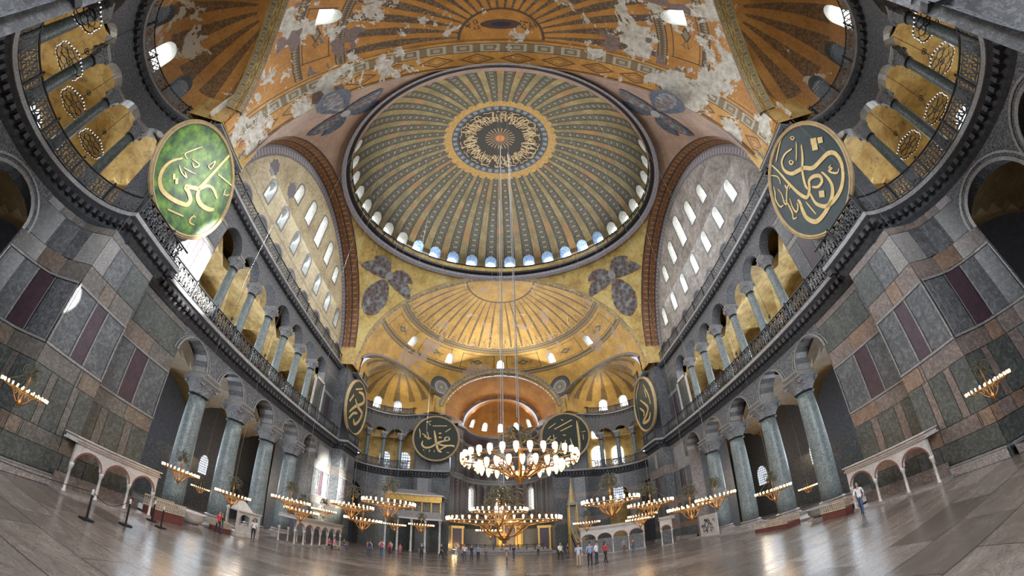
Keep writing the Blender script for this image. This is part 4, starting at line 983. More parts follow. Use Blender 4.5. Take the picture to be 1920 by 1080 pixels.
for q, (a, w, z0, zs) in enumerate(apw):
    u = ba+AR*radians(a-4)
    L0 = arch_loop(u, w, z0, zs, 8); L1 = arch_loop(u, w+.3, z0-.2, zs, 8)
    A = [mb.vert(fa(*p, -.06)) for p in L0]; B = [mb.vert(fa(*p, -.06)) for p in L1]
    for i in range(len(L0)): mb.face((A[i], A[(i+1) % len(L0)], B[(i+1) % len(L0)], B[i]), 6)
for a, z in ((90-28, 14.9), (90+28, 14.9), (90-28, 10.4), (90+28, 10.4)):
    u = ba+AR*radians(a-4)
    for r0, r1 in ((.28, .36), (.0, .16)):
        A = [mb.vert(fa(u+r0*cos(2*pi*k/14), z+r0*sin(2*pi*k/14), -.05)) for k in range(14)]; B = [mb.vert(fa(u+r1*cos(2*pi*k/14), z+r1*sin(2*pi*k/14), -.05)) for k in range(14)]
        for k in range(14): mb.face((A[k], A[(k+1) % 14], B[(k+1) % 14], B[k]), 5)
# end piers between exedra and bema, behind the cornices
for s in (-1, 1):
    mb.poly([(s*6.45, 26.3, 0), (s*6.45, 26.3, 11), (s*7.5, 28.2, 19.6), (s*9.6, 28.6, 19.6), (s*9.0, 26.6, 11), (s*9.0, 26.6, 0)], 0)
    mb.poly([(s*6.45, 26.3, 10.9), (s*6.4, 28.0, 10.9), (s*7.4, 28.3, 19.6), (s*7.3, 30.6, 19.6), (s*6.2, 31.2, 10.9), (s*6.3, 29.0, 10.9)], 3)
    mb.poly([(s*5.35, 31.0, 10.9), (s*6.3, 29.0, 10.9), (s*7.3, 28.4, 19.6), (s*5.6, 31.3, 19.6)], 3)
struct(mb.build('wall_east', PM))
for a, w, z0, zs in apw: window(fa, ba+AR*radians(a-4), w, z0, zs, 0, .5, 'reveal', 'day', (4, 7), shrink=.72)
mb = MB(); sweep(mb, apath[1:-1], [(-.3, 17.9), (.15, 18.15), (.4, 18.3), (.4, 18.55), (-.8, 18.6)]); sweep(mb, apath, [(-.1, 11.0), (.12, 11.15), (.12, 11.35), (-.1, 11.45)], mi=1)
trim(mb, ['lip', 'frame'])
# bema vault and apse semi-dome
mb = MB(); na = 48; A_ = [pi*i/na for i in range(na+1)]
mb.grid(lambda a, t: ((8.0-1.9*t)*cos(a), 28.1+3.6*t-.0, 19.5+(6.1-1.6*t)*sin(a)), A_, [i/5 for i in range(6)], 0)
mb.grid(lambda a, t: ((6.1-.6*t)*cos(a), 31.7, 19.5+(4.5-.6*t)*sin(a)), A_, [0, 1], 1)
def apsed(u, v, d=0.0): a = radians(u); e = radians(v); return ((5.5+d)*cos(e)*cos(a), AY+.3+(5.6+d)*cos(e)*sin(a), 18.5+(4.9+d)*sin(e))
azp = [90, 90-29, 90+29, 90-58, 90+58]; hp = [arch_loop(a, 5.0, 14, 24, 8, 6) for a in azp]
sheet(mb, [(0, 0), (180, 0), (180, 34), (0, 34)], hp, apsed, 4, 4); mb.grid(apsed, [i*4 for i in range(46)], [34+56*i/14 for i in range(15)])
struct(mb.build('ceiling_apse', ['apseorange', 'soffit'], None, True))
for a in azp: window(apsed, a, 5.0, 14, 24, 0, .5, 'reveal', 'day', 0, 6, shrink=.85)
# arch border of the bema opening
AP = solve_arc(8.15, 27.9, -8.15, 27.9, 0.0, 1, E_CY, E_AY, E_AZ)
mb = MB()
def offp(p, o, dy): r = Vector((p[0], 0, p[2]-19.6)).normalized(); return (p[0]+r.x*o, p[1]+dy, p[2]+r.z*o)
for (o0, d0), (o1, d1), mi in (((.55, -.45), (.32, -.4), 1), ((.32, -.4), (-.05, -.2), 0), ((-.05, -.2), (-.12, .5), 1)):
    A = [mb.vert(offp(p, o0, d0), (i*.5, 0)) for i, p in enumerate(AP)]; B = [mb.vert(offp(p, o1, d1), (i*.5, 1)) for i, p in enumerate(AP)]
    for i in range(len(AP)-1): mb.face((A[i], A[i+1], B[i+1], B[i]), mi)
TN[0] += 1; struct(mb.build('trim_%d' % TN[0], ['bandE', 'border'], None, True))
# rosettes in the spandrels
m = Mat('rosette_paint', .6); u, v = m.uv(); f = ((u*16).fr()-.5).ab()
c = m.mix((v > .86), (.52, .36, .12), (.07, .07, .075)); c = m.mix((v < .86)*(v > .62), c, (.10, .105, .11)); c = m.mix((v < .62)*(v > .52), c, (.45, .43, .38)); c = m.mix((v < .52)*(v > .34), c, m.mix((f < .25), (.18, .18, .17), (.38, .37, .33))); c = m.mix((v < .34), c, m.mix((v > .16)*(f > .2), (.40, .36, .26), (.12, .12, .12)))
m.col(c); M['rosette'] = m.m
for s in (-1, 1):
    mb = MB(); c0 = (90-s*34.5, 17.2)
    # centre at (8.3, 26.6, 23.2) on the semi-dome
    def sp(du, dv): 
        x = 8.35+du; z = 23.25+dv; q = 1-(x/16.1)**2-((z-19.6)/E_AZ)**2; return (s*x, E_CY+E_AY*sqrt(q)-.08, z)
    mb.grid(lambda a, r: sp(1.35*r*cos(a), 1.35*r*sin(a)), [2*pi*i/32 for i in range(33)], [.02, .2, .4, .6, .8, 1.0], 0, None, lambda a, r: (a/2/pi, r))
    TN[0] += 1; struct(mb.build('trim_%d' % TN[0], ['rosette']))

# windows seen through the south-east exedra
for (u, w, z0, zs) in ((14.2, 1.0, 12.2, 14.3), (17.2, .9, 12.2, 14.2), (14.0, .5, 16.6, 17.4), (11.4, .7, 12.0, 13.4)):
    window(lambda a, z, d=0.0: (a, 31.8+d, z), u, w, z0, zs, 0, .05, 'reveal', 'day', (5, 7))
window(lambda a, z, d=0.0: (a, 31.8+d, z), 16.7, .75, 6.2, 8.3, 0, .05, 'reveal', 'daydim', (5, 7))
for (u, w, z0, zs) in ((-14.0, .9, 11.5, 13.6), (-17.0, .8, 11.5, 13.6)):
    window(lambda a, z, d=0.0: (a, 31.8+d, z), u, w, z0, zs, 0, .05, 'reveal', 'daydim', (5, 7))

# ---------------------------------------------------------------- columns
ORD = ['first', 'second', 'third', 'fourth', 'fifth', 'sixth']
def make_column(h0, hn, ht, r, capw, imp, depth, shaftmat='column', name='column', base=True, lowband=False):
    """h0 foot, hn neck, ht top of impost; returns an Empty with shaft, capital, impost, base"""
    t = empty(name)
    mb = MB(); pr = []
    z0 = h0+(.55 if base else 0)
    for k in range(9): q = k/8; pr.append((r*(1.06-.14*q+.03*sin(pi*q)), z0+(hn-.08-z0)*q))
    mb.lathe(pr, n=22); mb.build('shaft', [shaftmat], t, True)
    mb = MB(); mb.lathe([(r*.95, hn-.12), (r*1.12, hn-.1), (r*1.12, hn-.02), (r*.95, hn)], n=22); mb.build('collar', ['iron'], t, True)
    mb = MB(); hc = (ht-hn)*.68; z1 = hn
    rows = []
    N = 24
    for k in range(7):
        q = k/6; rr = r*(1.0+.1*q)+(capw/2-r)*q**1.7; sqf = q
        ring = []
        for i in range(N):
            a = 2*pi*i/N+pi/4; ca, sa = cos(a), sin(a); sq = 1/max(abs(ca), abs(sa)); kk = 1+(sq-1)*sqf*.92
            bumpf = 1+.035*(cos(8*a)) * sin(pi*q)
            ring.append(mb.vert((rr*ca*kk*bumpf, rr*sa*kk*bumpf*depth/capw if q > .5 else rr*sa*kk*bumpf, z1+hc*q)))
        rows.append(ring)
    for A, B in zip(rows, rows[1:]):
        for i in range(N): mb.face((A[i], A[(i+1) % N], B[(i+1) % N], B[i]))
    mb.face(rows[-1])
    for sx in (-1, 1):    # corner volutes
        for sy in (-1, 1): mb.tube([(sx*capw*.40, sy*depth*.40+(-.1), z1+hc*.84), (sx*capw*.40, sy*depth*.40+.1, z1+hc*.84)], capw*.12, 8)
    mb.build('capital', ['capital'], t)
    mb = MB(); mb.box((0, 0, hn+hc+.03), (capw*1.0, depth, .1)); 
    b = len(mb.v); w0, d0, w1, d1, za, zb = capw*.42, depth*.42, imp/2, depth*.52, hn+hc+.06, ht
    for w, d, z in ((w0, d0, za), (w1, d1, zb-.08), (w1, d1, zb)):
        for sx, sy in ((-1, -1), (1, -1), (1, 1), (-1, 1)): mb.vert((sx*w, sy*d, z))
    for k in (0, 4):
        for i in range(4): mb.face((b+k+i, b+k+(i+1) % 4, b+k+4+(i+1) % 4, b+k+4+i))
    mb.face((b+8, b+9, b+10, b+11)); mb.build('impost', ['frame'], t)
    if base:
        mb = MB(); mb.lathe([(r*1.5, h0+.18), (r*1.5, h0+.27), (r*1.3, h0+.33), (r*1.22, h0+.42), (r*1.36, h0+.48), (r*1.1, h0+.56)], n=22); mb.box((0, 0, h0+.09), (r*3.3, r*3.3, .18)); mb.build('base', ['plinth'], t)
    return t
def place(proto, used, x, y, rz, label, cat, group):
    o = proto if not used[0] else copy_tree(proto); used[0] = True
    o.location = (x, y, 0); o.rotation_euler = (0, 0, rz); tag(o, label, cat, group); return o
gcol = make_column(.12, 7.25, 8.45, .62, 1.75, 1.46, 1.75); ug = [False]
for s in (-1, 1):
    for i, y in enumerate(GC):
        o = place(gcol, ug, s*17.62, y, pi/2, 'tall green veined marble column of the %s ground arcade, %s from the near pier' % ('left' if s < 0 else 'right', ORD[i]), 'column', 'ground arcade columns')
        if s < 0:
            for c in o.children:
                if c.name.startswith('shaft'): c.material_slots[0].link = 'OBJECT'; c.material_slots[0].material = M['column2']
ucol = make_column(10.98, 16.2, 17.1, .33, 1.0, .66, 1.0, 'column2'); uu = [False]
for s in (-1, 1):
    for i, y in enumerate(UC):
        place(ucol, uu, s*18.25, y, pi/2, 'slender green marble column on the %s gallery, %s from the large near roundel' % ('left' if s < 0 else 'right', ORD[i]), 'column', 'gallery columns')
wcol = make_column(10.98, 15.7, 16.75, .30, .92, .62, .92); uw = [False]
ecol = make_column(10.98, 15.3, 16.3, .28, .85, .55, .85); uE = [False]
for s in (-1, 1):
    for i, a in enumerate((26.7, .2, -26.2, -52.7, -79.2, -105.7)):
        x, y = 15.0+5.3*cos(radians(a)), -20.4+5.3*sin(radians(a))
        place(wcol, uw, s*x, y, radians(a) if s > 0 else pi-radians(a), 'dark marble column on the curved near gallery at top %s, %s from the large roundel' % ('left' if s < 0 else 'right', ORD[i]), 'column', 'columns of the curved near galleries')
    for i, a in enumerate((-28, -4, 20, 44, 68, 92)):
        x, y = 13.9+5.6*cos(radians(a)), 22.3+5.6*sin(radians(a))
        place(ecol, uE, s*x, y, radians(a) if s > 0 else pi-radians(a), 'small grey column on the curved far gallery, %s side, %s from the far pier' % ('left' if s < 0 else 'right', ORD[i]), 'column', 'columns of the curved far galleries')
xcol = make_column(.12, 6.6, 7.85, .55, 1.5, 1.3, 1.6, 'column'); ux = [False]
for s in (-1, 1):
    for i, a in enumerate((-22.5, -65.5)):
        x, y = 14.5+5.5*cos(radians(a)), -20.5+5.5*sin(radians(a))
        place(xcol, ux, s*x, y, radians(a) if s > 0 else pi-radians(a), 'column under the near curved gallery at the far %s edge, %s from the marble pier' % ('left' if s < 0 else 'right', ORD[i]), 'column', 'columns under the near curved galleries')

# ---------------------------------------------------------------- railings
M['rail'] = plain('dark_metal_rail', (.03, .032, .036), .45, .5)
M['lattice'] = plain('carved_lattice', (.09, .094, .10), .6, .1, .3)
M['latticepale'] = plain('pale_lattice', (.20, .19, .18), .7, 0, .3)
def railing(path, s, z0, h, label, style, mat='lattice', back=0.0):
    P = [(s*x, y) for x, y in offset_path(path, -.16)]
    t = empty('gallery_railing', (P[0][0], P[0][1], z0))
    ox, oy = P[0]
    def pp(x, y, z): return (x-ox, y-oy, z-z0)
    mb = MB(); mb.tube([pp(x, y, z0+h) for x, y in P], .05, 6); mb.build('top_rail', ['rail'], t)
    mb = MB(); mb.tube([pp(x, y, z0+.08) for x, y in P], .045, 5); mb.build('bottom_rail', ['rail'], t)
    mb = MB(); cells = along(P, .46 if style else .62)
    for (x0, y0, a0), (x1, y1, a1) in zip(cells, cells[1:]):
        def q(u, v): return pp(x0+(x1-x0)*u, y0+(y1-y0)*u, z0+.1+(h-.14)*v)
        def bar(a, b, w=.075):
            d = Vector(q(*b))-Vector(q(*a)); e = Vector((x1-x0, y1-y0, 0)).normalized()
            n = Vector((-e.y, e.x, 0)); o = d.cross(n).normalized()*w/2
            A, B = Vector(q(*a)), Vector(q(*b)); mb.poly([A-o, A+o, B+o, B-o])
        if style == 0:
            bar((0, 0), (1, 1)); bar((0, 1), (1, 0)); bar((0, .5), (.5, 1)); bar((.5, 0), (1, .5)); bar((.5, 1), (1, .5)); bar((0, .5), (.5, 0)); bar((0, 0), (0, 1), .07)
        else:
            for cx, cy, r in ((.28, .3, .26), (.72, .7, .26), (.7, .25, .18), (.28, .75, .18)):
                pts = [(cx+r*cos(2*pi*k/7+cx*9), cy+r*.8*sin(2*pi*k/7+cx*9)) for k in range(7)]
                for k in range(6): bar(pts[k], pts[k+1], .085)
            bar((0, 0), (1, 1), .07); bar((0, 0), (0, 1), .09); bar((0, .9), (1, .9), .07); bar((0, .1), (1, .1), .07)
    mb.build('lattice', [mat], t)
    for x, y, a in along(P, 2.2)[::1]:
        mb = MB(); mb.box(pp(x, y, z0+h/2+.02), (.1, .1, h+.08), 0, a); mb.lathe([(.05, h+.06), (.08, h+.1), (.02, h+.2)], pp(x, y, z0), 6); mb.build('post', ['rail'], t)
    tag(t, label, 'railing', 'gallery railings'); return t
segs1 = [('west_exedra', arc(14.5, -20.5, 4.4, -120, 74, 46), 'curved near gallery'), ('pier', [(15.28, -16.1), (15.28, -12.5)], 'near pier under the large roundel'),
         ('nave', [(16.28, -12.4), (16.28, 13.2)], 'long middle gallery'), ('far_pier', [(15.28, 13.3), (15.28, 17.3)], 'far pier'), ('east', arc(13.7, 21.9, 4.7, -64, 114, 36), 'curved far gallery')]
segs2 = [('w', arc(15.9, -20.1, 4.45, -122, 82, 46), 'near half dome'), ('p', [(16.21, -15.6), (16.21, -12.2)], 'near pier'), ('n', [(17.48, -12.0), (17.48, 15.0)], 'wall of small windows'), ('fp', [(16.21, 15.2), (16.21, 19.0)], 'far pier'), ('e', arc(14.3, 24.0, 5.0, -60, 116, 34), 'far corner half dome')]
for s in (-1, 1):
    sd = 'left' if s < 0 else 'right'
    for k, (_, pth, nm) in enumerate(segs1):
        railing(pth, s, 10.98, 1.05, 'dark openwork railing along the %s on the %s side' % (nm, sd), 1)
    for k, (_, pth, nm) in enumerate(segs2):
        railing(pth, s, 19.6, .95, 'lattice parapet on the upper cornice, %s side, at the %s' % (sd, nm), 0, 'latticepale' if k == 0 else 'lattice')
t = empty('dome_railing', (0, DCY, 32.5))
mb = MB(); rg = [(15.35*cos(2*pi*i/120), 12.7*sin(2*pi*i/120)) for i in range(120)]
mb.tube([(x, y, .75) for x, y in rg], .05, 5, closed=True); mb.build('top_rail', ['rail'], t)
for x, y in rg[::2]: mb = MB(); mb.box((x, y, .38), (.06, .06, .75)); mb.build('baluster', ['rail'], t)
tag(t, 'black iron railing running round the foot of the main dome', 'railing')

# ---------------------------------------------------------------- calligraphy roundels
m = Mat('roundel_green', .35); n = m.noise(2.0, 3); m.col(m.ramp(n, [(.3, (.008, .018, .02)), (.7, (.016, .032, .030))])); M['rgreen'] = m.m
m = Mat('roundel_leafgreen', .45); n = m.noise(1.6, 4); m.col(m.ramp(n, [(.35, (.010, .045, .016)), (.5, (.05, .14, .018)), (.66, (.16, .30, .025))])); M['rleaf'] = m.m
M['rolive'] = plain('roundel_olive_black', (.014, .019, .012), .65)
M['rgold'] = plain('gilded_letters', (.55, .40, .16), .4, .15)
M['rframe'] = plain('gilded_frame', (.42, .31, .16), .5, .1)
def roundel(key, c, right, rad, tilt, mat, label):
    t = empty('calligraphy_roundel', c)
    r = Vector((right[0], right[1], 0)); up = Vector((0, 0, 1)); n = r.cross(up)
    R3 = Matrix((r, up, n)).transposed().to_4x4(); t.matrix_world = Matrix.Translation(Vector(c)) @ R3 @ Matrix.Rotation(tilt, 4, 'X')
    mb = MB(); mb.lathe([(rad*.985, -.12), (rad*.985, .0)], n=64); mb.build('disc', [mat], t)
    mb = MB(); N = 72
    prof = [(rad*.955, .0), (rad*.965, .09), (rad*.99, .12), (rad*1.0, .06), (rad*1.02, .1), (rad*1.04, .03), (rad*1.04, -.15)]
    rows = [[mb.vert((q*cos(2*pi*i/N), q*sin(2*pi*i/N), z)) for i in range(N)] for q, z in prof]
    for A, B in zip(rows, rows[1:]):
        for i in range(N): mb.face((A[i], A[(i+1) % N], B[(i+1) % N], B[i]))
    mb.build('frame', ['rframe'], t)
    mb = MB()
    for pts, w in CALLI[key]:
        # smooth stroke as a raised ribbon with a pen-like taper
        Q = []
        for i in range(len(pts)-1):
            p0 = pts[max(0, i-1)]; p1 = pts[i]; p2 = pts[i+1]; p3 = pts[min(len(pts)-1, i+2)]
            for k in range(4):
                q = k/4; h = lambda a, b, c_, d: .5*((2*b)+(-a+c_)*q+(2*a-5*b+4*c_-d)*q*q+(-a+3*b-3*c_+d)*q**3)
                Q.append((h(p0[0], p1[0], p2[0], p3[0]), h(p0[1], p1[1], p2[1], p3[1])))
        Q.append(pts[-1]); nQ = len(Q); L = []; Rr = []
        sq = nQ <= 5
        for i, (x, y) in enumerate(Q):
            a = Q[max(0, i-1)]; b = Q[min(nQ-1, i+1)]; d = hypot(b[0]-a[0], b[1]-a[1]) or 1
            nx, ny = -(b[1]-a[1])/d, (b[0]-a[0])/d; q = i/(nQ-1)
            hw = w*(1 if sq else (.35+.65*min(1, 4*q, 4*(1-q)+.25))*(1+.25*abs(nx*.7+ny*.7)))
            L.append((x+nx*hw, y+ny*hw)); Rr.append((x-nx*hw, y-ny*hw))
        A = [mb.vert((x, y, .05)) for x, y in L]; B = [mb.vert((x, y, .05)) for x, y in Rr]; A0 = [mb.vert((x, y, .0)) for x, y in L]; B0 = [mb.vert((x, y, .0)) for x, y in Rr]
        for i in range(nQ-1): mb.face((A[i], A[i+1], B[i+1], B[i])); mb.face((A0[i], A0[i+1], A[i+1], A[i])); mb.face((B[i], B[i+1], B0[i+1], B0[i]))
    mb.build('lettering', ['rgold'], t)
    tag(t, label, 'roundel', 'calligraphy roundels'); return t
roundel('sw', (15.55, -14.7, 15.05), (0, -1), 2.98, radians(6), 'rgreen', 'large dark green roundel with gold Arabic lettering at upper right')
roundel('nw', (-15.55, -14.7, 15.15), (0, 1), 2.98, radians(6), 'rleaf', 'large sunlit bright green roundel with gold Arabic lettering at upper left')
roundel('ne', (-15.4, 14.5, 15.0), (0, 1), 2.95, radians(3), 'rolive', 'dark roundel seen edge-on hanging on the far left pier')
roundel('se', (15.4, 14.7, 15.3), (0, -1), 2.95, radians(3), 'rgreen', 'dark roundel with a blue glare seen edge-on on the far right pier')
roundel('el', (-8.5, 26.0, 15.35), (1, 0), 3.05, radians(4), 'rolive', 'round dark green gold-lettered roundel facing us, left of the apse')
roundel('er', (8.45, 26.0, 15.55), (1, 0), 3.2, radians(4), 'rolive', 'round dark green gold-lettered roundel facing us, right of the apse')
# ---------------------------------------------------------------- chandeliers
M['scroll'] = plain('green_bronze', (.10, .095, .065), .5, .6)
M['glasslamp'] = glow('glowing_glass', (1.0, .66, .30), 3.2); M['tulip'] = glow('tulip_glass', (1.0, .70, .36), 1.5)
M['chain'] = plain('suspension_cable', (.16, .15, .14), .5, .3)
def lamp_mesh(k=1.0):
    mb = MB(); mb.lathe([(.012*k, -.10*k), (.035*k, -.05*k), (.048*k, .02*k), (.040*k, .075*k), (.02*k, .085*k)], n=8); return mb
def curl(mb, c, r, turns, a0, ax, th=.02):
    pts = []
    for i in range(int(10*turns)+1):
        a = a0+2*pi*i/10; rr = r*(1-.75*i/(10*turns)); pts.append((c[0]+ax[0]*rr*cos(a), c[1]+ax[1]*rr*cos(a), c[2]+rr*sin(a)))
    mb.tube(pts, th, 5)
def make_chandelier(n=24, tiers=1, arms=8, lk=1.0, rich=1.0, gm='glasslamp'):
    t = empty('chandelier')
    mb = MB(); mb.tube([(cos(2*pi*i/40), sin(2*pi*i/40), 0) for i in range(40)], .022, 6, closed=True); mb.build('outer_ring', ['brass'], t, True)
    mb = MB(); mb.tube([(.62*cos(2*pi*i/28), .62*sin(2*pi*i/28), -.06) for i in range(28)], .016, 5, closed=True); mb.build('inner_ring', ['brass'], t, True)
    for k in range(arms):
        a = 2*pi*k/arms; mb = MB()
        mb.tube([(r*cos(a), r*sin(a), z) for r, z in ((.08, -.44), (.18, -.42), (.32, -.28), (.42, -.10), (.66, -.04), (1.0, 0))], .02, 5)
        curl(mb, (.36*cos(a), .36*sin(a), -.14), .11, 1.3, 0, (cos(a), sin(a)), .014)
        mb.build('arm', ['brass'], t, True)
    mb = MB(); mb.lathe([(.01, -.66), (.05, -.62), (.03, -.57), (.09, -.52), (.11, -.45), (.06, -.38), (.03, -.3), (.03, .35), (.07, .42), (.03, .5), (.02, .95)], n=10); mb.build('stem', ['brass'], t, True)
    mb = MB()
    for k in range(8):
        a = 2*pi*k/8+.3; ax = (cos(a), sin(a)); sz = .26 if k % 2 else .18
        curl(mb, (.24*ax[0], .24*ax[1], .62+.2*(k % 2)), sz*.8, 1.6, k, ax, .02)
        curl(mb, (.13*ax[0], .13*ax[1], 1.0-.25*(k % 2)), sz*.55, 1.3, k+2, ax, .016)
    mb.build('scrollwork', ['scroll'], t, True)
    for k in range(4):
        a = 2*pi*k/4; mb = MB(); mb.tube([(1.0*cos(a), 1.0*sin(a), 0), (.25*cos(a), .25*sin(a), .6), (.02*cos(a), .02*sin(a), 1.0)], .009, 4); mb.build('stay', ['scroll'], t)
    lm = None
    for ti in range(tiers):
        rr, zz, nn = ((1.0, .09, n), (.74, -.14, int(n*.75)))[ti]
        for k in range(nn):
            a = 2*pi*(k+.5*ti)/nn
            if lm is None: lm = lamp_mesh(lk).build('lamp', [gm], t, True); o = lm
            else: o = lm.copy(); COL.objects.link(o); o.parent = t
            o.location = (rr*cos(a), rr*sin(a), zz)
    mb = MB(); mb.tube([(0, 0, 0), (0, 0, 1)], .0065, 5); c = mb.build('cable', ['chain'], t); c.location = (0, 0, .95)
    return t
CH = [(-13.29, -17.15, 2.51, .75), (13.72, -17.31, 2.36, .75), (-13.43, -9.57, 2.47, .875), (-19.12, -2.06, 2.03, .65), (-12.19, -7.12, 2.23, .875), (-9.33, -6.49, 2.71, .9), (-9.85, -4.42, 2.38, .9), (-12.31, 3.39, 2.87, .9), (-6.89, -5.04, 3.09, 1.0), (-7.23, -2.48, 2.55, 1.0), (-4.71, -6.59, 3.34, 1.1), (-9.45, 12.21, 2.83, 1.0), (-6.29, 8.43, 2.94, 1.0), (-.24, -9.48, 3.06, .92), (-.84, 5.2, 2.65, 1.0), (3.95, -7.74, 3.3, 1.1), (6.22, 7.02, 2.95, 1.0), (6.23, -6.07, 3.05, 1.0), (8.94, 2.86, 2.6, .95), (9.09, -4.29, 2.57, 1.19), (10.4, 6.2, 2.92, 1.12), (8.78, -7.33, 2.68, .9), (11.65, -7.78, 2.23, .875), (21.39, -.12, 1.61, .75)]
def vault_z(x, y):
    q = (x/RXD)**2+((y-DCY)/RYD)**2
    if q < .97: return ZD+RZD*sqrt(1-q)
    if y > 13.5: return 19.6+E_AZ*sqrt(max(.02, 1-(x/16.1)**2-((y-E_CY)/E_AY)**2))
    if y < -15: return 19.6+W_AZ*sqrt(max(.02, 1-(x/16.1)**2-((y-W_CY)/W_AY)**2))
    return 19.57+17.9*sqrt(max(.02, 1-(x/22.91)**2-((y-.35)/18.31)**2))
CL = ['glowing ring chandelier before the marble wall at the far left edge', 'glowing ring chandelier before the marble wall at the far right edge', 'ring chandelier in front of the first left column, above the white loggia', 'small ring of lights inside the left aisle between two columns', 'ring chandelier in front of the second left column', 'ring chandelier before the fourth left column, upper of the overlapping pair', 'ring chandelier just below another one before the fourth left column', 'ring chandelier farther back in front of the brightly lit left pier', 'lit ring chandelier right of the overlapping pair on the left side', 'lower dim ring chandelier below the one by the far left pier', 'bright golden ring chandelier left of centre in front of the far left corner', 'small distant ring of lights above the group left of the columned box', 'small distant ring of lights in front of the columned box', 'ring chandelier on the centre line right below the big central one', 'small far ring of lights low in the middle before the apse', 'bright golden ring chandelier right of centre, highest of the right row', 'small distant ring of lights left of the right marble arcade', 'ring chandelier second from the centre in the right row', 'small low ring of lights over the right marble arcade', 'ring chandelier low before the far right pier, third of the right row', 'thin distant ring of lights just above the right marble arcade', 'ring chandelier before the fourth right column, tilted upward to the right', 'ring chandelier between the second and third right columns', 'small ring of lights deep in the right aisle behind the first column']
ch0 = make_chandelier(n=28, lk=.78)
for i, (x, y, z, r) in enumerate(CH):
    o = ch0 if i == 0 else copy_tree(ch0)
    o.location = (x, y, z); o.scale = (r, r, r); o.rotation_euler = (0, 0, i*.7)
    for c in o.children:
        if c.name.startswith('cable'): c.scale = (1/r, 1/r, ((9.6 if abs(x) > 16.5 else vault_z(x, y)+.1)-z)/r-.95)
    tag(o, CL[i], 'chandelier', 'ring chandeliers hung low over the nave')
    lamp('chandelier_light', 'POINT', (x, y, z-.15), 38*r*r, WARM, radius=.5*r)
def big(x, y, z, r, n, label, top, tiers, en, lk, arms=12):
    o = make_chandelier(n, tiers, arms, lk, gm='tulip' if tiers == 2 else 'glasslamp'); o.location = (x, y, z); o.scale = (r, r, r*.62)
    for c in o.children:
        if c.name.startswith('cable'): c.scale = (5/r, 5/r, (top-z)/(r*.62)-.95)
        if c.name.startswith('lamp'): c.scale = (1, 1, 1.6)
    tag(o, label, 'chandelier'); lamp('chandelier_light', 'POINT', (x, y, z-.3), en, WARM, radius=1.2)
big(.82, -3.0, 6.15, 2.9, 30, 'huge two-tier golden chandelier with glass tulip lamps hanging in the middle', 42.6, 2, 300, 1.0)
big(-.02, -4.06, 2.94, 2.6, 44, 'wide low ring of many small lamps in the centre above the visitors', 42.2, 1, 150, .40, 10)
# thin steel cables across the dome
for nm, pts in (('first', [(.7, -3.3, 41.8), (.72, -3.2, 8.6)]), ('second', [(-.1, 2.5, 42.6), (-.1, 2.5, 7.0)])):
    mb = MB(); mb.tube(pts, .02, 5); tag(mb.build('hanging_cable', ['lip']), 'thin pale cable hanging from the dome crown, the %s' % ('one beside the big chandelier' if nm == 'first' else 'one toward the apse'), 'cable')
# lobed lamp rings in the galleries
m = glow('white_bead_lamp', (.95, .95, 1.0), .75); M['bead'] = m
def make_lobed():
    t = empty('lobed_chandelier')
    mb = MB(); N = 60
    def lobe(a): return .62+.13*abs(cos(3*a))**.6
    mb.tube([(lobe(2*pi*i/N)*cos(2*pi*i/N), lobe(2*pi*i/N)*sin(2*pi*i/N), 0) for i in range(N)], .025, 5, closed=True)
    for k in range(6):
        a = pi/6+pi*k/3; mb.tube([(.36*cos(a)+.2*cos(2*pi*j/12), .36*sin(a)+.2*sin(2*pi*j/12), 0) for j in range(12)], .018, 5, closed=True)
    mb.tube([(.18*cos(2*pi*j/12), .18*sin(2*pi*j/12), 0) for j in range(12)], .02, 5, closed=True)
    for k in range(3): a = pi*k/3; mb.tube([(-.6*cos(a), -.6*sin(a), 0), (.6*cos(a), .6*sin(a), 0)], .014, 4)
    mb.build('frame', ['iron'], t)
    bm_ = MB(); bm_.lathe([(.01, -.04), (.028, -.015), (.028, .015), (.01, .04)], n=6); b0 = None
    for i in range(30):
        a = 2*pi*i/30
        if b0 is None: b0 = bm_.build('bead_lamp', ['bead'], t); o = b0
        else: o = b0.copy(); COL.objects.link(o); o.parent = t
        o.location = ((lobe(a)+.03)*cos(a), (lobe(a)+.03)*sin(a), 0)
    mb = MB()
    for k in range(3): a = 2*pi*k/3; mb.tube([(.55*cos(a), .55*sin(a), 0), (0, 0, .7)], .01, 4)
    mb.build('stay', ['iron'], t); mb = MB(); mb.tube([(0, 0, .7), (0, 0, 4.2)], .012, 4); curl(mb, (0, 0, .8), .14, 1.5, 0, (1, 0), .02); curl(mb, (0, 0, .9), .14, 1.5, 2, (0, 1), .02); mb.build('cable', ['iron'], t)
    return t
lb = make_lobed(); LB = []
for s, pts in ((-1, [(-19.43, -23.21), (-20.93, -21.33), (-21.4, -18.95), (-16.6, -24.6)]), (1, [(20.25, -23.62), (22.1, -21.43), (21.5, -18.9), (17.67, -24.7)])):
    for i, (x, y) in enumerate(pts): LB.append((x, y, 14.3, 1.25, 'lobed lamp ring in the curved gallery at top %s, %s' % ('left' if s < 0 else 'right', ('between the middle columns, upper', 'between the middle columns, lower', 'nearest the large roundel', 'topmost, cut by the frame')[i])))
    for i, y in enumerate((-8.2, -2.4, 3.3, 8.8)): LB.append((s*20.6, y, 13.9, 1.15, 'lobed white-beaded lamp ring hanging behind the %s gallery columns, %s from the near end' % ('left' if s < 0 else 'right', ORD[i])))
for i, (x, y, z, k, l) in enumerate(LB):
    o = lb if i == 0 else copy_tree(lb); o.location = (x, y, z); o.scale = (k, k, k); tag(o, l, 'chandelier', 'lobed lamp rings in the galleries')

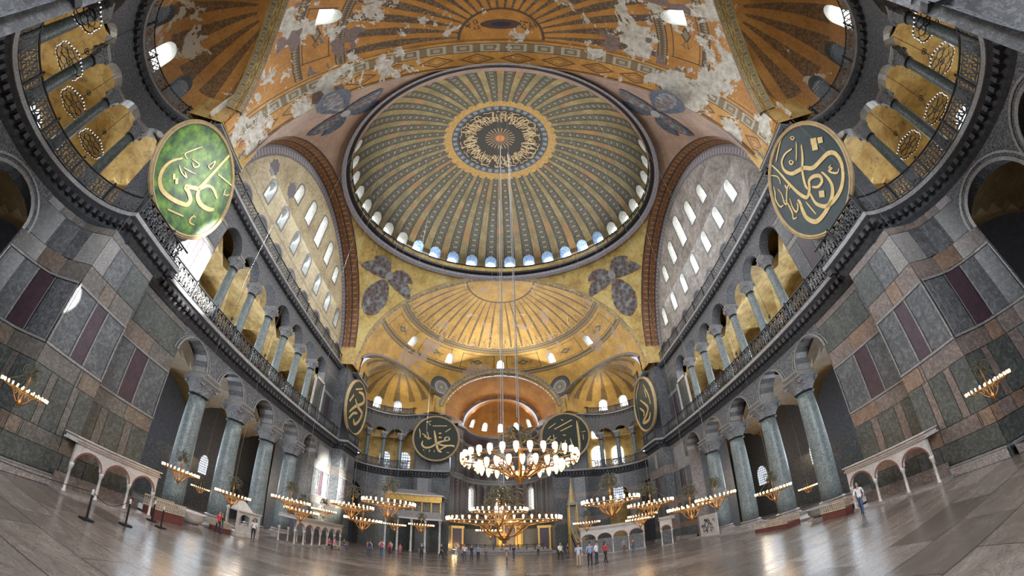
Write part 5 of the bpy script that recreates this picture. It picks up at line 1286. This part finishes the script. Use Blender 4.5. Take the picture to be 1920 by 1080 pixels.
# ---------------------------------------------------------------- white marble furniture
M['redbox'] = plain('dark_red_base', (.12, .035, .03), .6); M['cream'] = plain('cream_lattice', (.42, .36, .27), .7); M['gilt'] = plain('gilded_panel', (.62, .38, .10), .35, .5)
M['darkred'] = plain('red_marble_edge', (.20, .075, .06), .5)
def loggia(name, c, rz, arches, w, h, depth, label, closed=(), topfr=.2, back=True):
    """marble tribune on small columns: local x along the front, y into depth"""
    t = empty(name, c, rz); L = arches*w
    f = lambda u, z, d=0.0: (u, d, z)
    zs = h*.55; mb = MB(); hs = [arch_loop(w*(i+.5), w*.40, -.01, zs, 10, w*.30, True) for i in range(arches)]
    band = [arcade([w*(i+.5) for i in range(arches)], w*.42, zs-.3, zs, -.01+.03, L-.03, 10, w*.34)]
    sheet(mb, [(0, zs-.29), (L, zs-.29), (L, h*.88), (0, h*.88)], band, f); sheet(mb, [(0, zs-.29), (L, zs-.29), (L, h*.88), (0, h*.88)], band, lambda u, z, d=0: (u, .14, z))
    for i in range(arches):
        cc = w*(i+.5); A = [mb.vert((cc+w*.42*cos(pi*k/10), 0, zs+w*.34*sin(pi*k/10))) for k in range(11)]; B = [mb.vert((cc+w*.42*cos(pi*k/10), .14, zs+w*.34*sin(pi*k/10))) for k in range(11)]
        for k in range(10): mb.face((A[k], A[k+1], B[k+1], B[k]))
    mb.build('arcade', ['white'], t)
    mb = MB()
    for i in range(arches):
        cc = w*(i+.5)
        A = [mb.vert((cc+w*.42*cos(pi*k/12), -.012, zs+w*.34*sin(pi*k/12))) for k in range(13)]; B = [mb.vert((cc+w*.46*cos(pi*k/12), -.012, zs+w*.39*sin(pi*k/12))) for k in range(13)]
        for k in range(12): mb.face((A[k], A[k+1], B[k+1], B[k]))
    mb.build('arch_moulding', ['darkred'], t)
    mb = MB(); mb.box((L/2, depth/2, h*.90), (L+.16, depth+.10, .06)); mb.box((L/2, depth/2, h*.95), (L+.04, depth+.04, h*.07)); mb.box((L/2, depth/2-.04, h*.995), (L+.2, depth+.12, .05)); mb.build('cornice', ['white'], t)
    mb = MB(); mb.box((L/2, -.1, h*.925), (L+.2, .02, .025)); mb.build('moulding', ['darkred'], t); mb = MB(); mb.box((L/2, depth/2, .05), (L+.1, depth+.04, .1)); mb.build('base_step', ['plinth'], t)
    for i in range(arches+1):
        for d in ((.07, depth-.07) if depth > 1.15 else (.07,)):
            mb = MB(); mb.lathe([(.09, .1), (.09, .16), (.06, .2), (.055, zs-.22), (.07, zs-.2), (.10, zs-.08), (.10, zs)], (w*i if 0 < i < arches else (.06 if i == 0 else L-.06), d, 0), 10); mb.build('column', ['white'], t, True)
    if closed:
        mb = MB()
        for i in closed: mb.poly([(w*i, .1, .1), (w*(i+1), .1, .1), (w*(i+1), .1, zs), (w*i, .1, zs)])
        mb.build('parapet', ['grey'], t)
    if back: mb = MB(); mb.box((L/2, depth-.03, .35), (L, .05, .5)); mb.build('low_wall', ['pink'], t)
    tag(t, label, 'loggia'); return t
loggia('marble_loggia', (-14.62, -14.05, 0), pi/2, 3, 1.45, 2.12, 1.05, 'white marble tribune with three arches against the near left pier')
for o in [bpy.data.objects['marble_loggia']]: o.scale = (1, 1, 1)
loggia('marble_loggia', (14.62, -9.7, 0), -pi/2, 3, 1.45, 2.05, 1.05, 'white marble tribune with three arches against the near right pier')
loggia('marble_loggia', (-13.3, 1.4, 0), pi/2, 6, 1.33, 2.1, 1.4, 'long low marble tribune on small columns beyond the fourth left column')
loggia('marble_loggia', (6.9, 12.9, 0), radians(-16), 4, 1.42, 2.75, 1.2, 'wide pale marble arcade of four arches right of the visitors', (0, 1, 2, 3))
t = loggia('marble_niche', (13.0, 9.2, 0), radians(-50), 1, 1.1, 2.6, .7, 'narrow marble niche block at the right end of the wide arcade', (0,))
def kiosk(c, rz):
    t = empty('marble_kiosk', c, rz); mb = MB()
    for x in (0, 1.3, 2.2):
        for y in (0, .8): mb = MB(); mb.box((x, y, .75), (.12, .12, 1.5)); mb.build('post', ['white'], t)
    mb = MB(); f = lambda u, z, d=0.0: (u, -.03, z); sheet(mb, [(0, 1.0), (2.26, 1.0), (2.26, 1.5), (0, 1.5)], [arcade([.68], .55, .99, 1.0, .12, 1.22, 8, .35), arcade([1.78], .35, .99, 1.0, 1.4, 2.14, 8, .3)], f); mb.box((1.13, .4, 1.53), (2.45, 1.0, .08)); mb.build('arched_front', ['white'], t)
    mb = MB(); mb.v += [(-.1, -.1, 1.57), (1.4, -.1, 1.57), (1.4, .9, 1.57), (-.1, .9, 1.57), (.25, .4, 2.15), (1.05, .4, 2.15)]; mb.uv += [(0, 0)]*6
    for q in ((0, 1, 5, 4), (1, 2, 5), (2, 3, 4, 5), (3, 0, 4)): mb.face(q)
    mb.build('roof', ['white'], t); mb = MB(); mb.box((1.1, .4, .12), (2.3, 1.0, .24)); mb.box((.65, .05, .45), (1.1, .06, .45)); mb.build('base', ['white'], t)
    tag(t, 'small marble pulpit kiosk with a hipped roof beside the left columns', 'kiosk')
kiosk((-14.6, -3.3, 0), pi/2)
def boxbench(c, rz, L, w, h, label, lat=True):
    t = empty('lattice_enclosure', c, rz)
    mb = MB(); mb.box((0, 0, h*.24), (L, w, h*.48)); mb.build('base', ['redbox'], t)
    n = int(L/.13)
    for y in (-w/2, w/2):
        mb = MB()
        for z in (h*.52, h*.97): mb.box((0, y, z), (L+.06, .05, .06))
        for i in range(n+1): mb.box((-L/2+L*i/n, y, h*.74), (.035, .035, h*.42))
        for i in range(n): mb.tube([(-L/2+L*(i+.5)/n+.045*cos(a), y, h*.74+.07*sin(a)) for a in [2*pi*k/6 for k in range(6)]], .012, 4, closed=True)
        mb.build('lattice_side', ['cream'], t)
    tag(t, label, 'enclosure')
boxbench((14.6, -8.8, 0), pi/2, 1.5, .9, .72, 'red based enclosure with cream lattice beside the right marble tribune')
boxbench((14.9, -3.6, 0), pi/2, 3.0, 1.0, .55, 'long red based lattice box between the second and third right columns')
boxbench((-15.0, -8.6, 0), pi/2, 1.9, .9, .95, 'red based enclosure with cream lattice beside the left marble tribune')
boxbench((-15.1, -4.15, 0), pi/2, 1.0, .8, .6, 'small lattice box on a red foot left of the marble kiosk')
def urn(c, r, h, label, mat='white'):
    t = empty('marble_urn', c); mb = MB(); mb.lathe([(r*.55, .16*h), (r*.8, .3*h), (r*.98, .55*h), (r, .85*h), (r*1.06, .93*h), (r*1.06, h), (r*.92, h), (r*.9, .8*h), (.05, .75*h)], n=24); mb.build('basin', [mat], t, True)
    mb = MB(); mb.box((0, 0, .08*h), (r*1.5, r*1.5, .17*h)); mb.build('foot', ['plinth'], t); tag(t, label, 'urn')
urn((-15.4, -6.3, .0), .75, .75, 'big round marble water urn between the first and second left columns')
urn((15.6, -6.6, .0), .7, .62, 'round marble basin between the first and second right columns', 'frame')
# stone kerb under each ground arcade
for s in (-1, 1):
    mb = MB(); mb.box((s*17.2, .3, .06), (2.6, 18.8, .12)); mb.box((s*16.0, .3, .03), (.5, 18.8, .06)); struct(mb.build('trim_kerb_'+SIDE[s], ['plinth']))
# barrier posts with ropes
def post(c, label, h=.9):
    t = empty('barrier_post', c); mb = MB(); mb.box((0, 0, .025), (.34, .34, .05)); mb.build('foot', ['iron'], t)
    mb = MB(); mb.lathe([(.035, .05), (.035, h*.82)], n=10); mb.build('pole', ['iron'], t); mb = MB(); mb.lathe([(.04, h*.82), (.045, h*.86), (.045, h*.95), (.02, h)], n=10); mb.build('cap', ['white'], t)
    tag(t, label, 'barrier post', 'barrier posts at the left'); return t
BP = [(-11.23, -14.99), (-11.8, -13.12), (-12.78, -10.64), (-14.0, -10.1)]
for i, (x, y) in enumerate(BP): post((x, y, 0), ['black barrier post with pale top, nearest and leftmost on the floor', 'black barrier post with pale top, middle of the three on the floor', 'black barrier post with pale top, right end of the three on the floor', 'black barrier post inside the right arch of the left marble tribune'][i])
mb = MB()
for a, b in (((-16.2, -19.5), BP[0]), (BP[0], BP[1])): mb.tube([(a[0]+(b[0]-a[0])*k/10, a[1]+(b[1]-a[1])*k/10, .82-.28*sin(pi*k/10)) for k in range(11)], .012, 5)
tag(mb.build('barrier_rope', ['iron']), 'thin dark rope sagging between the left barrier posts', 'rope')

# sultan's box, minbar, mihrab at the east end
def sultan_box():
    t = empty('columned_box', (-13.3, 21.6, 0)); W_ = 6.6
    for x in (.15, 1.6, 3.2, 4.8, 6.45):
        mb = MB(); mb.lathe([(.2, 0), (.2, .15), (.13, .2), (.12, 3.6), (.2, 3.85), (.2, 4.0)], (x, .2, 0), 12); mb.build('column', ['white'], t, True)
    mb = MB(); mb.box((W_/2, 1.2, 4.1), (W_+.3, 2.6, .2)); mb.box((W_/2, 1.2, 7.0), (W_+.4, 2.8, .16)); mb.build('floor_slab', ['white'], t)
    mb = MB(); mb.box((W_/2, .06, 4.6), (W_, .08, .8)); mb.box((W_/2, 2.4, 5.5), (W_, .08, 2.8)); mb.build('parapet', ['frame'], t)
    mb = MB(); mb.box((W_/2, .05, 6.55), (W_, .1, .75)); mb.build('gilded_frieze', ['gilt'], t)
    for i in range(7):
        mb = MB(); mb.box((.1+i*(W_-.2)/6, .05, 5.6), (.1, .1, 1.3)); mb.build('window_post', ['gilt'], t)
    mb = MB()
    for i in range(30): mb.box((.2+i*(W_-.4)/29, .08, 5.6), (.03, .03, 1.2))
    for z in (5.3, 5.6, 5.9): mb.box((W_/2, .08, z), (W_-.2, .03, .03))
    mb.build('lattice', ['cream'], t)
    mb = MB(); mb.v += [(-.2, -.2, 7.08), (W_+.2, -.2, 7.08), (W_+.2, 2.6, 7.08), (-.2, 2.6, 7.08), (1.6, 1.2, 7.75), (W_-2.4, 1.2, 7.75)]; mb.uv += [(0, 0)]*6
    for q in ((0, 1, 5, 4), (1, 2, 5), (2, 3, 4, 5), (3, 0, 4)): mb.face(q)
    mb.build('roof', ['frame'], t); tag(t, 'pale gilded royal box raised on slim columns in the far left corner', 'box')
sultan_box()
def minbar():
    t = empty('pulpit', (7.7, 22.6, 0))
    mb = MB()
    for x in (0, .9):
        for y in (0, .9): mb.box((x, y, 3.0), (.12, .12, 6.0))
    mb.build('tower_posts', ['gilt'], t); mb = MB(); mb.box((.45, .45, 2.2), (1.0, 1.0, .15)); mb.box((.45, .45, 6.0), (1.15, 1.15, .3)); mb.box((.45, .9, 4.2), (.9, .06, 3.6)); mb.build('tower_body', ['frame'], t)
    mb = MB(); mb.lathe([(.55, 6.15), (.5, 6.5), (.42, 6.6), (.05, 8.9), (.09, 9.0), (.01, 9.3)], (.45, .45, 0), 8); mb.build('spire', ['rframe'], t)
    mb = MB()
    for sx in (.05, .85): mb.poly([(sx, 0, 0), (sx, -4.2, 0), (sx, -4.2, .9), (sx, 0, 3.2)])
    for k in range(12): mb.box((.45, -4.0+k*.34, .1+k*.18), (.8, .34, .2+k*.02))
    mb.build('stair', ['plinth'], t); mb = MB()
    for sx in (.05, .85): mb.tube([(sx, -4.2, 1.0), (sx, 0, 3.3)], .07, 6)
    mb.build('handrail', ['gilt'], t); mb = MB(); mb.box((.45, -4.25, 1.6), (.9, .12, .3)); mb.box((.05, -4.25, .8), (.12, .12, 1.6)); mb.box((.85, -4.25, .8), (.12, .12, 1.6)); mb.build('gate', ['gilt'], t)
    tag(t, 'tall narrow pulpit with a conical spire and stair, right of the apse', 'pulpit')
minbar()
def mihrab():
    t = empty('prayer_niche', (1.2, 35.3, .9)); f = lambda u, z, d=0.0: (u, d, z)
    mb = MB(); h = arch_loop(0, .8, .0, 2.4, 10, 1.0, True); sheet(mb, [(-1.9, 0), (1.9, 0), (1.9, 4.1), (-1.9, 4.1)], [h], f); mb.build('gilded_surround', ['gilt'], t)
    mb = MB(); tunnel(mb, h, f, 0, .6); mb.poly([f(p[0], p[1], .6) for p in h]); mb.build('niche', ['orange'], t)
    for x in (-1.7, -1.05, 1.05, 1.7): mb = MB(); mb.lathe([(.13, 0), (.09, .2), (.09, 3.2), (.15, 3.4)], (x, -.12, 0), 8); mb.build('column', ['gilt'], t, True)
    mb = MB(); mb.box((0, -.1, 4.2), (4.0, .3, .25)); mb.lathe([(.6, 4.3), (.3, 4.7), (.02, 5.1)], (0, -.1, 0), 8); mb.build('crown', ['gilt'], t)
    tag(t, 'brightly lit gilded prayer niche at the foot of the apse', 'niche')
mihrab()
for x, l in ((-5.6, 'left'), (5.4, 'right')):
    t = empty('gilded_doorway', (x, 28.4, .5)); mb = MB()
    for q in (-.7, .7): mb.box((q, 0, 1.5), (.22, .2, 3.0))
    mb.box((0, 0, 3.1), (1.8, .3, .35)); mb.build('door_surround', ['gilt'], t); mb = MB(); mb.box((0, .12, 1.5), (1.2, .05, 3.0)); mb.build('door_leaf', ['purple'], t); tag(t, 'gilded doorway at the %s foot of the apse wall' % l, 'doorway')
mb = MB(); mb.box((0, 31, .16), (13.0, 10.5, .32)); mb.box((0, 30.6, .42), (12.0, 10.0, .24)); mb.box((0, 31.2, .68), (10.8, 9.5, .28)); struct(mb.build('floor_platform', ['plinth']))
t = empty('altar_rail', (0, 26.3, .54))
mb = MB(); mb.tube([(-5, 0, .7), (5, 0, .7)], .04, 6); mb.build('top_rail', ['rail'], t)
for i in range(11): mb = MB(); mb.lathe([(.05, 0), (.04, .7), (.07, .75), (.01, .85)], (-5+i, 0, 0), 6); mb.build('post', ['rail'], t)
tag(t, 'low dark railing in front of the apse steps', 'railing')
lamp('mihrab_glow', 'AREA', (1.2, 33.0, 1.2), 90, (1, .72, .3), (1.2, 35.3, 3), 2.5)
lamp('mihrab_glow', 'POINT', (-5.8, 27.3, 1.0), 70, (1, .68, .3), radius=.3)
lamp('apse_cove_glow', 'AREA', (0, 30.5, 19.2), 60, (1, .55, .2), (0, 32, 24), 9, 1.5)
# framed panels in the last bay of the galleries, carved relief panel, floodlights
for s in (-1, 1):
    t = empty('framed_panel', (s*17.6, 9.3, 11.2), 0); mb = MB()
    mb.box((0, -1.0, 2.3), (.12, .25, 4.6)); mb.box((0, 1.0, 2.3), (.12, .25, 4.6)); mb.box((0, 0, 4.5), (.12, 2.2, .25)); mb.build('frame', ['white'], t)
    mb = MB(); mb.box((.03*s, 0, 2.2), (.04, 1.9, 4.4)); mb.build('panel', ['green'], t); tag(t, 'tall white-framed marble panel in the last %s gallery bay' % ('left' if s < 0 else 'right'), 'panel')
    t = empty('floodlight', (s*15.15, 16.2, 10.4)); mb = MB(); mb.lathe([(.12, 0), (.16, .12), (.05, .2)], n=10); mb.build('housing', ['iron'], t); mb = MB(); mb.lathe([(.01, -.03), (.1, -.01), (.11, .01)], n=10); mb.build('lens', [glow('flood_glow', (1, 1, .95), 12)], t); tag(t, 'tiny bright floodlight under the cornice of the far %s pier' % ('left' if s < 0 else 'right'), 'light')
t = empty('carved_screen', (16.3, 6.7, 0)); mb = MB(); mb.box((0, 0, 1.0), (.12, 2.9, 1.9)); mb.build('slab', ['white'], t); mb = MB(); R = random.Random(3)
for k in range(26): a, b = R.uniform(-1.0, 1.0), R.uniform(.45, 1.55); mb.tube([(-.08, a+.14*cos(q), b+.14*sin(q)) for q in [2*pi*j/7 for j in range(6)]], .025, 4)
mb.build('leaf_relief', ['cornice'], t); tag(t, 'white marble slab with dark carved foliage beside the fourth right column', 'screen')

# ---------------------------------------------------------------- visitors
M['skin'] = plain('skin', (.42, .25, .17), .6, 0, .08); M['hairm'] = plain('dark_hair', (.02, .015, .012), .5)
def cloth(n, c): 
    if n not in M: M[n] = plain(n, c, .85, 0, .12)
    return n
def figure(joints, radii, edges):
    me = bpy.data.meshes.new('tmp'); me.from_pydata(joints, edges, []); o = bpy.data.objects.new('tmp', me); COL.objects.link(o)
    sk = o.modifiers.new('s', 'SKIN'); sk.use_smooth_shade = True
    for i, r in enumerate(radii):
        v = me.skin_vertices[0].data[i]; v.radius = r if isinstance(r, tuple) else (r, r)
    me.skin_vertices[0].data[0].use_root = True
    sb = o.modifiers.new('b', 'SUBSURF'); sb.levels = 1; sb.render_levels = 1
    dg = bpy.context.evaluated_depsgraph_get(); ev = o.evaluated_get(dg); nm = bpy.data.meshes.new_from_object(ev, depsgraph=dg)
    bpy.data.objects.remove(o); bpy.data.meshes.remove(me); return nm
def pose_joints(p):
    """1.75 m figure facing -y; returns joints, radii, edges, zones"""
    J, Rd, Ed, Z = [], [], [], []
    def j(pt, r, par, z):
        J.append(pt); Rd.append(r); Z.append(z)
        if par is not None: Ed.append((par, len(J)-1))
        return len(J)-1
    sit = p == 'sit'; hz = .50 if sit else .93
    pel = j((0, 0, hz), (.15, .11), None, 'leg'); w = j((0, .01, hz+.13), (.13, .10), pel, 'top'); ch = j((0, .015, hz+.36), (.17, .115), w, 'top'); nk = j((0, .01, hz+.53), .055, ch, 'skin')
    h1 = j((0, -.01, hz+.63), (.07, .085), nk, 'skin'); h2 = j((0, 0, hz+.74), (.078, .095), h1, 'skin'); j((0, .005, hz+.80), (.055, .065), h2, 'skin')
    for s in (-1, 1):
        step = {'walk': .20*s, 'stand': .03*s, 'talk': .02*s, 'sit': 0, 'child': .05*s}[p]
        if sit:
            hp = j((s*.10, -.02, hz-.03), .085, pel, 'leg'); kn = j((s*.13, -.42, hz-.02), .06, hp, 'leg'); an = j((s*.12, -.36, .09), .042, kn, 'leg'); j((s*.12, -.52, .04), (.045, .03), an, 'shoe')
        else:
            hp = j((s*.095, 0, hz-.07), .088, pel, 'leg'); kn = j((s*.10, -step*.6-.02, .50), .062, hp, 'leg'); an = j((s*.10, -step+.02, .09+(.05 if step < 0 and p == 'walk' else 0)), .042, kn, 'leg'); j((s*.11, -step-.13, .035), (.045, .03), an, 'shoe')
        sh = j((s*.19, .01, hz+.46), .062, ch, 'top')
        if p == 'talk' or sit: el = j((s*.25, -.02, hz+.19), .043, sh, 'top'); wr = j((s*.17, -.25, hz+.20 if s > 0 else hz+.12), .028, el, 'skin')
        elif p == 'walk': el = j((s*.25, .10*s, hz+.18), .043, sh, 'top'); wr = j((s*.24, .12*s-.12, hz-.02), .028, el, 'skin')
        else: el = j((s*.25, .03, hz+.18), .043, sh, 'top'); wr = j((s*.25, -.04, hz-.05), .028, el, 'skin')
        W_ = J[wr]; E_ = J[el]; d = Vector(W_)-Vector(E_); d.normalize(); side = d.cross(Vector((0, 1, 0) if abs(d.z) > .6 else (0, 0, 1))).normalized()
        pm = j(tuple(Vector(W_)+d*.075), (.034, .022), wr, 'skin')
        for k in range(4):
            b = Vector(W_)+d*.10+side*(k-1.5)*.019; f1 = j(tuple(b+d*.035), .0085, pm, 'skin'); j(tuple(b+d*(.068-.006*abs(k-1.4))+Vector((0, -.012, 0))), .0075, f1, 'skin')
        t1 = j(tuple(Vector(W_)+d*.055+side*.04), .009, pm, 'skin'); j(tuple(Vector(W_)+d*.09+side*.052), .008, t1, 'skin')
    return J, Rd, Ed, Z
BODY = {}
def body(p):
    if p in BODY: return BODY[p]
    J, Rd, Ed, Z = pose_joints(p); me = figure(J, Rd, Ed)
    zi = {'top': 0, 'leg': 1, 'skin': 2, 'shoe': 3}
    P = [Vector(q) for q in J]; seg = [(P[a], P[b], Z[b]) for a, b in Ed]
    def near(c):
        best = None
        for a, b, z in seg:
            ab = b-a; t = min(1, max(0, (c-a).dot(ab)/max(1e-9, ab.length_squared))); dd = (c-a-ab*t).length
            if best is None or dd < best[0]: best = (dd, z)
        return best[1]
    mats = [zi[near(f.center)] for f in me.polygons]
    for k in range(4): me.materials.append(M['skin'])
    me.polygons.foreach_set('material_index', mats); me.update()
    BODY[p] = me; return me
HAIR = {}
def head_parts(hz, long_):
    k = (hz, long_)
    if k in HAIR: return HAIR[k]
    mb = MB(); rows = []
    for i in range(7):
        e = radians(-20+18.3*i); rows.append([mb.vert((.092*cos(e)*cos(a)*1.0, .012+.108*cos(e)*sin(a), hz+.735+.108*sin(e))) for a in [pi*.0+2*pi*q/14 for q in range(14)]])
    for i, (A, B) in enumerate(zip(rows, rows[1:])):
        for q in range(14):
            mid = 2*pi*(q+.5)/14; front = sin(mid) < -.35
            if front and i < 3: continue
            mb.face((A[q], A[(q+1) % 14], B[(q+1) % 14], B[q]))
    if long_: mb.tube([(0, .07, hz+.72), (0, .10, hz+.60), (0, .10, hz+.48)], [.07, .065, .03], 8)
    hm = mb.build('hair', ['hairm'], None, True); me = hm.data; bpy.data.objects.remove(hm)
    m2 = []
    def bit(nm, mt, pts, r):
        fb = MB(); fb.tube(pts, r, 6); q = fb.build(nm, [mt]); m2.append((nm, q.data)); bpy.data.objects.remove(q)
    for s in (-1, 1): bit('eye', 'iron', [(s*.03-.008, -.09, hz+.705), (s*.03+.008, -.09, hz+.705)], .007); bit('ear', 'skin', [(s*.08, .0, hz+.69), (s*.088, .0, hz+.655)], .014)
    bit('nose', 'skin', [(0, -.085, hz+.70), (0, -.108, hz+.665), (0, -.09, hz+.655)], .011); bit('mouth', 'redtop', [(-.022, -.092, hz+.62), (.022, -.092, hz+.62)], .006)
    HAIR[k] = (me, m2); return HAIR[k]
NV = [0]
def person(x, y, h, face, pose, top, leg, label, long_=False, bag=None):
    me = body(pose); hz = .50 if pose == 'sit' else .93
    o = bpy.data.objects.new('person', me); COL.objects.link(o); NV[0] += 1
    for i, mn in enumerate((top, leg, 'skin', 'iron')): o.material_slots[i].link = 'OBJECT'; o.material_slots[i].material = M[mn]
    full = 1.33 if pose == 'sit' else 1.75
    k = h/full; o.scale = (k, k, k); o.location = (x, y, 0); o.rotation_euler = (0, 0, face)
    a, b = head_parts(hz, long_)
    c = bpy.data.objects.new('hair', a); COL.objects.link(c); c.parent = o
    if y < 3 and abs(x) < 14:
        for nm, m_ in b: c = bpy.data.objects.new(nm, m_); COL.objects.link(c); c.parent = o
    if bag:
        mb = MB(); mb.box((0, .17, hz+.30), (.26, .14, .36)); c = mb.build('backpack', [bag], o)
    tag(o, label, 'person')
for n, c in (('blueshirt', (.22, .33, .55)), ('paleblue', (.42, .52, .68)), ('whiteshirt', (.72, .72, .74)), ('redtop', (.45, .05, .06)), ('blackcloth', (.02, .02, .025)), ('khaki', (.42, .34, .25)), ('jeans', (.06, .09, .16)), ('pinktop', (.65, .16, .24)), ('navy', (.03, .04, .08)), ('brownc', (.16, .10, .07)), ('greyc', (.28, .28, .30))): cloth(n, c)
PPL = [(5.04, 1.24, 1.62, 3.3, 'stand', 'blueshirt', 'blackcloth', 'man seen from behind in a blue shirt and black trousers, middle of the near group'),
 (4.45, 1.7, 1.60, 2.6, 'talk', 'paleblue', 'khaki', 'man in a pale blue shirt and khaki trousers at the left of the near group'),
 (5.62, 1.95, 1.58, 4.0, 'talk', 'whiteshirt', 'navy', 'man in a white shirt and dark trousers behind the blue shirted man'),
 (6.22, 2.11, 1.5, 2.0, 'walk', 'redtop', 'blackcloth', 'woman in a red top and black skirt at the right of the near group'),
 (4.54, 9.62, 1.6, .4, 'walk', 'whiteshirt', 'blackcloth', 'man walking in a white shirt and black trousers left of the near group'),
 (5.62, 12.47, 1.4, 1.0, 'stand', 'navy', 'jeans', 'person in dark clothes behind the walking man in white'),
 (9.6, 19.0, 1.5, .2, 'stand', 'whiteshirt', 'greyc', 'distant figure in a white top before the pulpit'),
 (9.92, 9.9, 1.3, .1, 'stand', 'greyc', 'brownc', 'person in grey standing before the right marble arcade'),
 (10.45, 9.1, 1.15, -.3, 'talk', 'brownc', 'jeans', 'person in brown standing beside the grey dressed one at the right arcade'),
 (-6.48, 9.86, 1.5, .3, 'stand', 'navy', 'blackcloth', 'person in a dark suit standing alone left of centre'),
 (-8.6, 20.8, 1.3, 1.2, 'stand', 'greyc', 'blackcloth', 'distant person in grey behind the one in the dark suit'),
 (-9.57, 6.04, 1.3, 3.0, 'stand', 'greyc', 'jeans', 'person in grey with a pack at the far left of the left group'),
 (-10.3, 7.6, 1.2, 2.2, 'talk', 'pinktop', 'jeans', 'person in pink at the left edge of the left group'),
 (-9.26, 7.99, 1.45, 3.3, 'walk', 'whiteshirt', 'jeans', 'person in white with a red pack in the left group'),
 (-10.49, 15.0, 1.2, 0, 'stand', 'whiteshirt', 'redtop', 'distant person in white and red near the columned box'),
 (-9.5, 14.8, 1.05, .5, 'stand', 'pinktop', 'pinktop', 'small figure dressed all in pink near the columned box'),
 (-10.1, 13.2, 1.2, .8, 'stand', 'redtop', 'blackcloth', 'person in a red top and black trousers near the columned box'),
 (-5.32, 12.88, 1.5, 1.3, 'walk', 'blackcloth', 'blackcloth', 'person dressed all in black walking left of the centre group'),
 (-4.35, 16.0, 1.4, 1.6, 'walk', 'whiteshirt', 'whiteshirt', 'person in white striding at the left of the centre group'),
 (-3.3, 13.22, 1.55, .2, 'stand', 'whiteshirt', 'jeans', 'person in a white top at the left front of the centre group'),
 (-2.72, 13.54, 1.52, .8, 'stand', 'navy', 'navy', 'person in navy in the middle of the centre group'),
 (-2.1, 12.92, 1.54, -.4, 'stand', 'blueshirt', 'blackcloth', 'person in a blue shirt at the right front of the centre group'),
 (-3.7, 15.3, 1.45, 1.1, 'stand', 'redtop', 'jeans', 'person in red behind the centre group'),
 (-1.5, 14.6, 1.45, 2.1, 'walk', 'greyc', 'jeans', 'person in grey at the right end of the centre group'),
 (.28, 8.12, 1.2, 1.9, 'child', 'khaki', 'brownc', 'child in brown on the centre line of the floor'),
 (.45, 17.0, 1.4, .1, 'stand', 'paleblue', 'jeans', 'person in pale blue behind the child'),
 (1.1, 16.6, 1.42, -.8, 'stand', 'navy', 'jeans', 'person in dark blue to the right behind the child'),
 (-14.3, -5.3, 1.25, 1.2, 'walk', 'redtop', 'blackcloth', 'person in dark red walking before the second left column'),
 (-14.55, -4.75, 1.15, .8, 'walk', 'blackcloth', 'jeans', 'person in black beside the dark red one at the second left column'),
 (-14.0, -2.4, 1.3, .6, 'stand', 'whiteshirt', 'blackcloth', 'person in a white top and black trousers before the marble kiosk'),
 (-12.7, 5.6, .95, 1.57, 'sit', 'redtop', 'blackcloth', 'visitor in red sitting at the left end of the low tribune steps'),
 (-12.7, 6.7, .95, 1.57, 'sit', 'pinktop', 'khaki', 'visitor in pink sitting in the middle on the low tribune steps'),
 (-12.7, 8.6, .95, 1.57, 'sit', 'blackcloth', 'jeans', 'visitor in black sitting at the right end of the low tribune steps'),
 (13.35, -11.15, 1.35, -1.2, 'walk', 'whiteshirt', 'jeans', 'long haired visitor in white and jeans before the right marble tribune'),
 (3.9, 21.5, 1.4, .5, 'stand', 'greyc', 'blackcloth', 'distant figure in grey right of the apse steps')]
for i, q in enumerate(PPL): person(*q, long_=i in (3, 14, 16, 22, 27, 33), bag='redtop' if i == 13 else ('navy' if i == 11 else None))
mb = MB(); mb.box((-12.92, 7.1, .13), (.36, 3.9, .26)); t = mb.build('stone_bench', ['plinth']); tag(t, 'low stone step bench under the three seated visitors', 'bench')
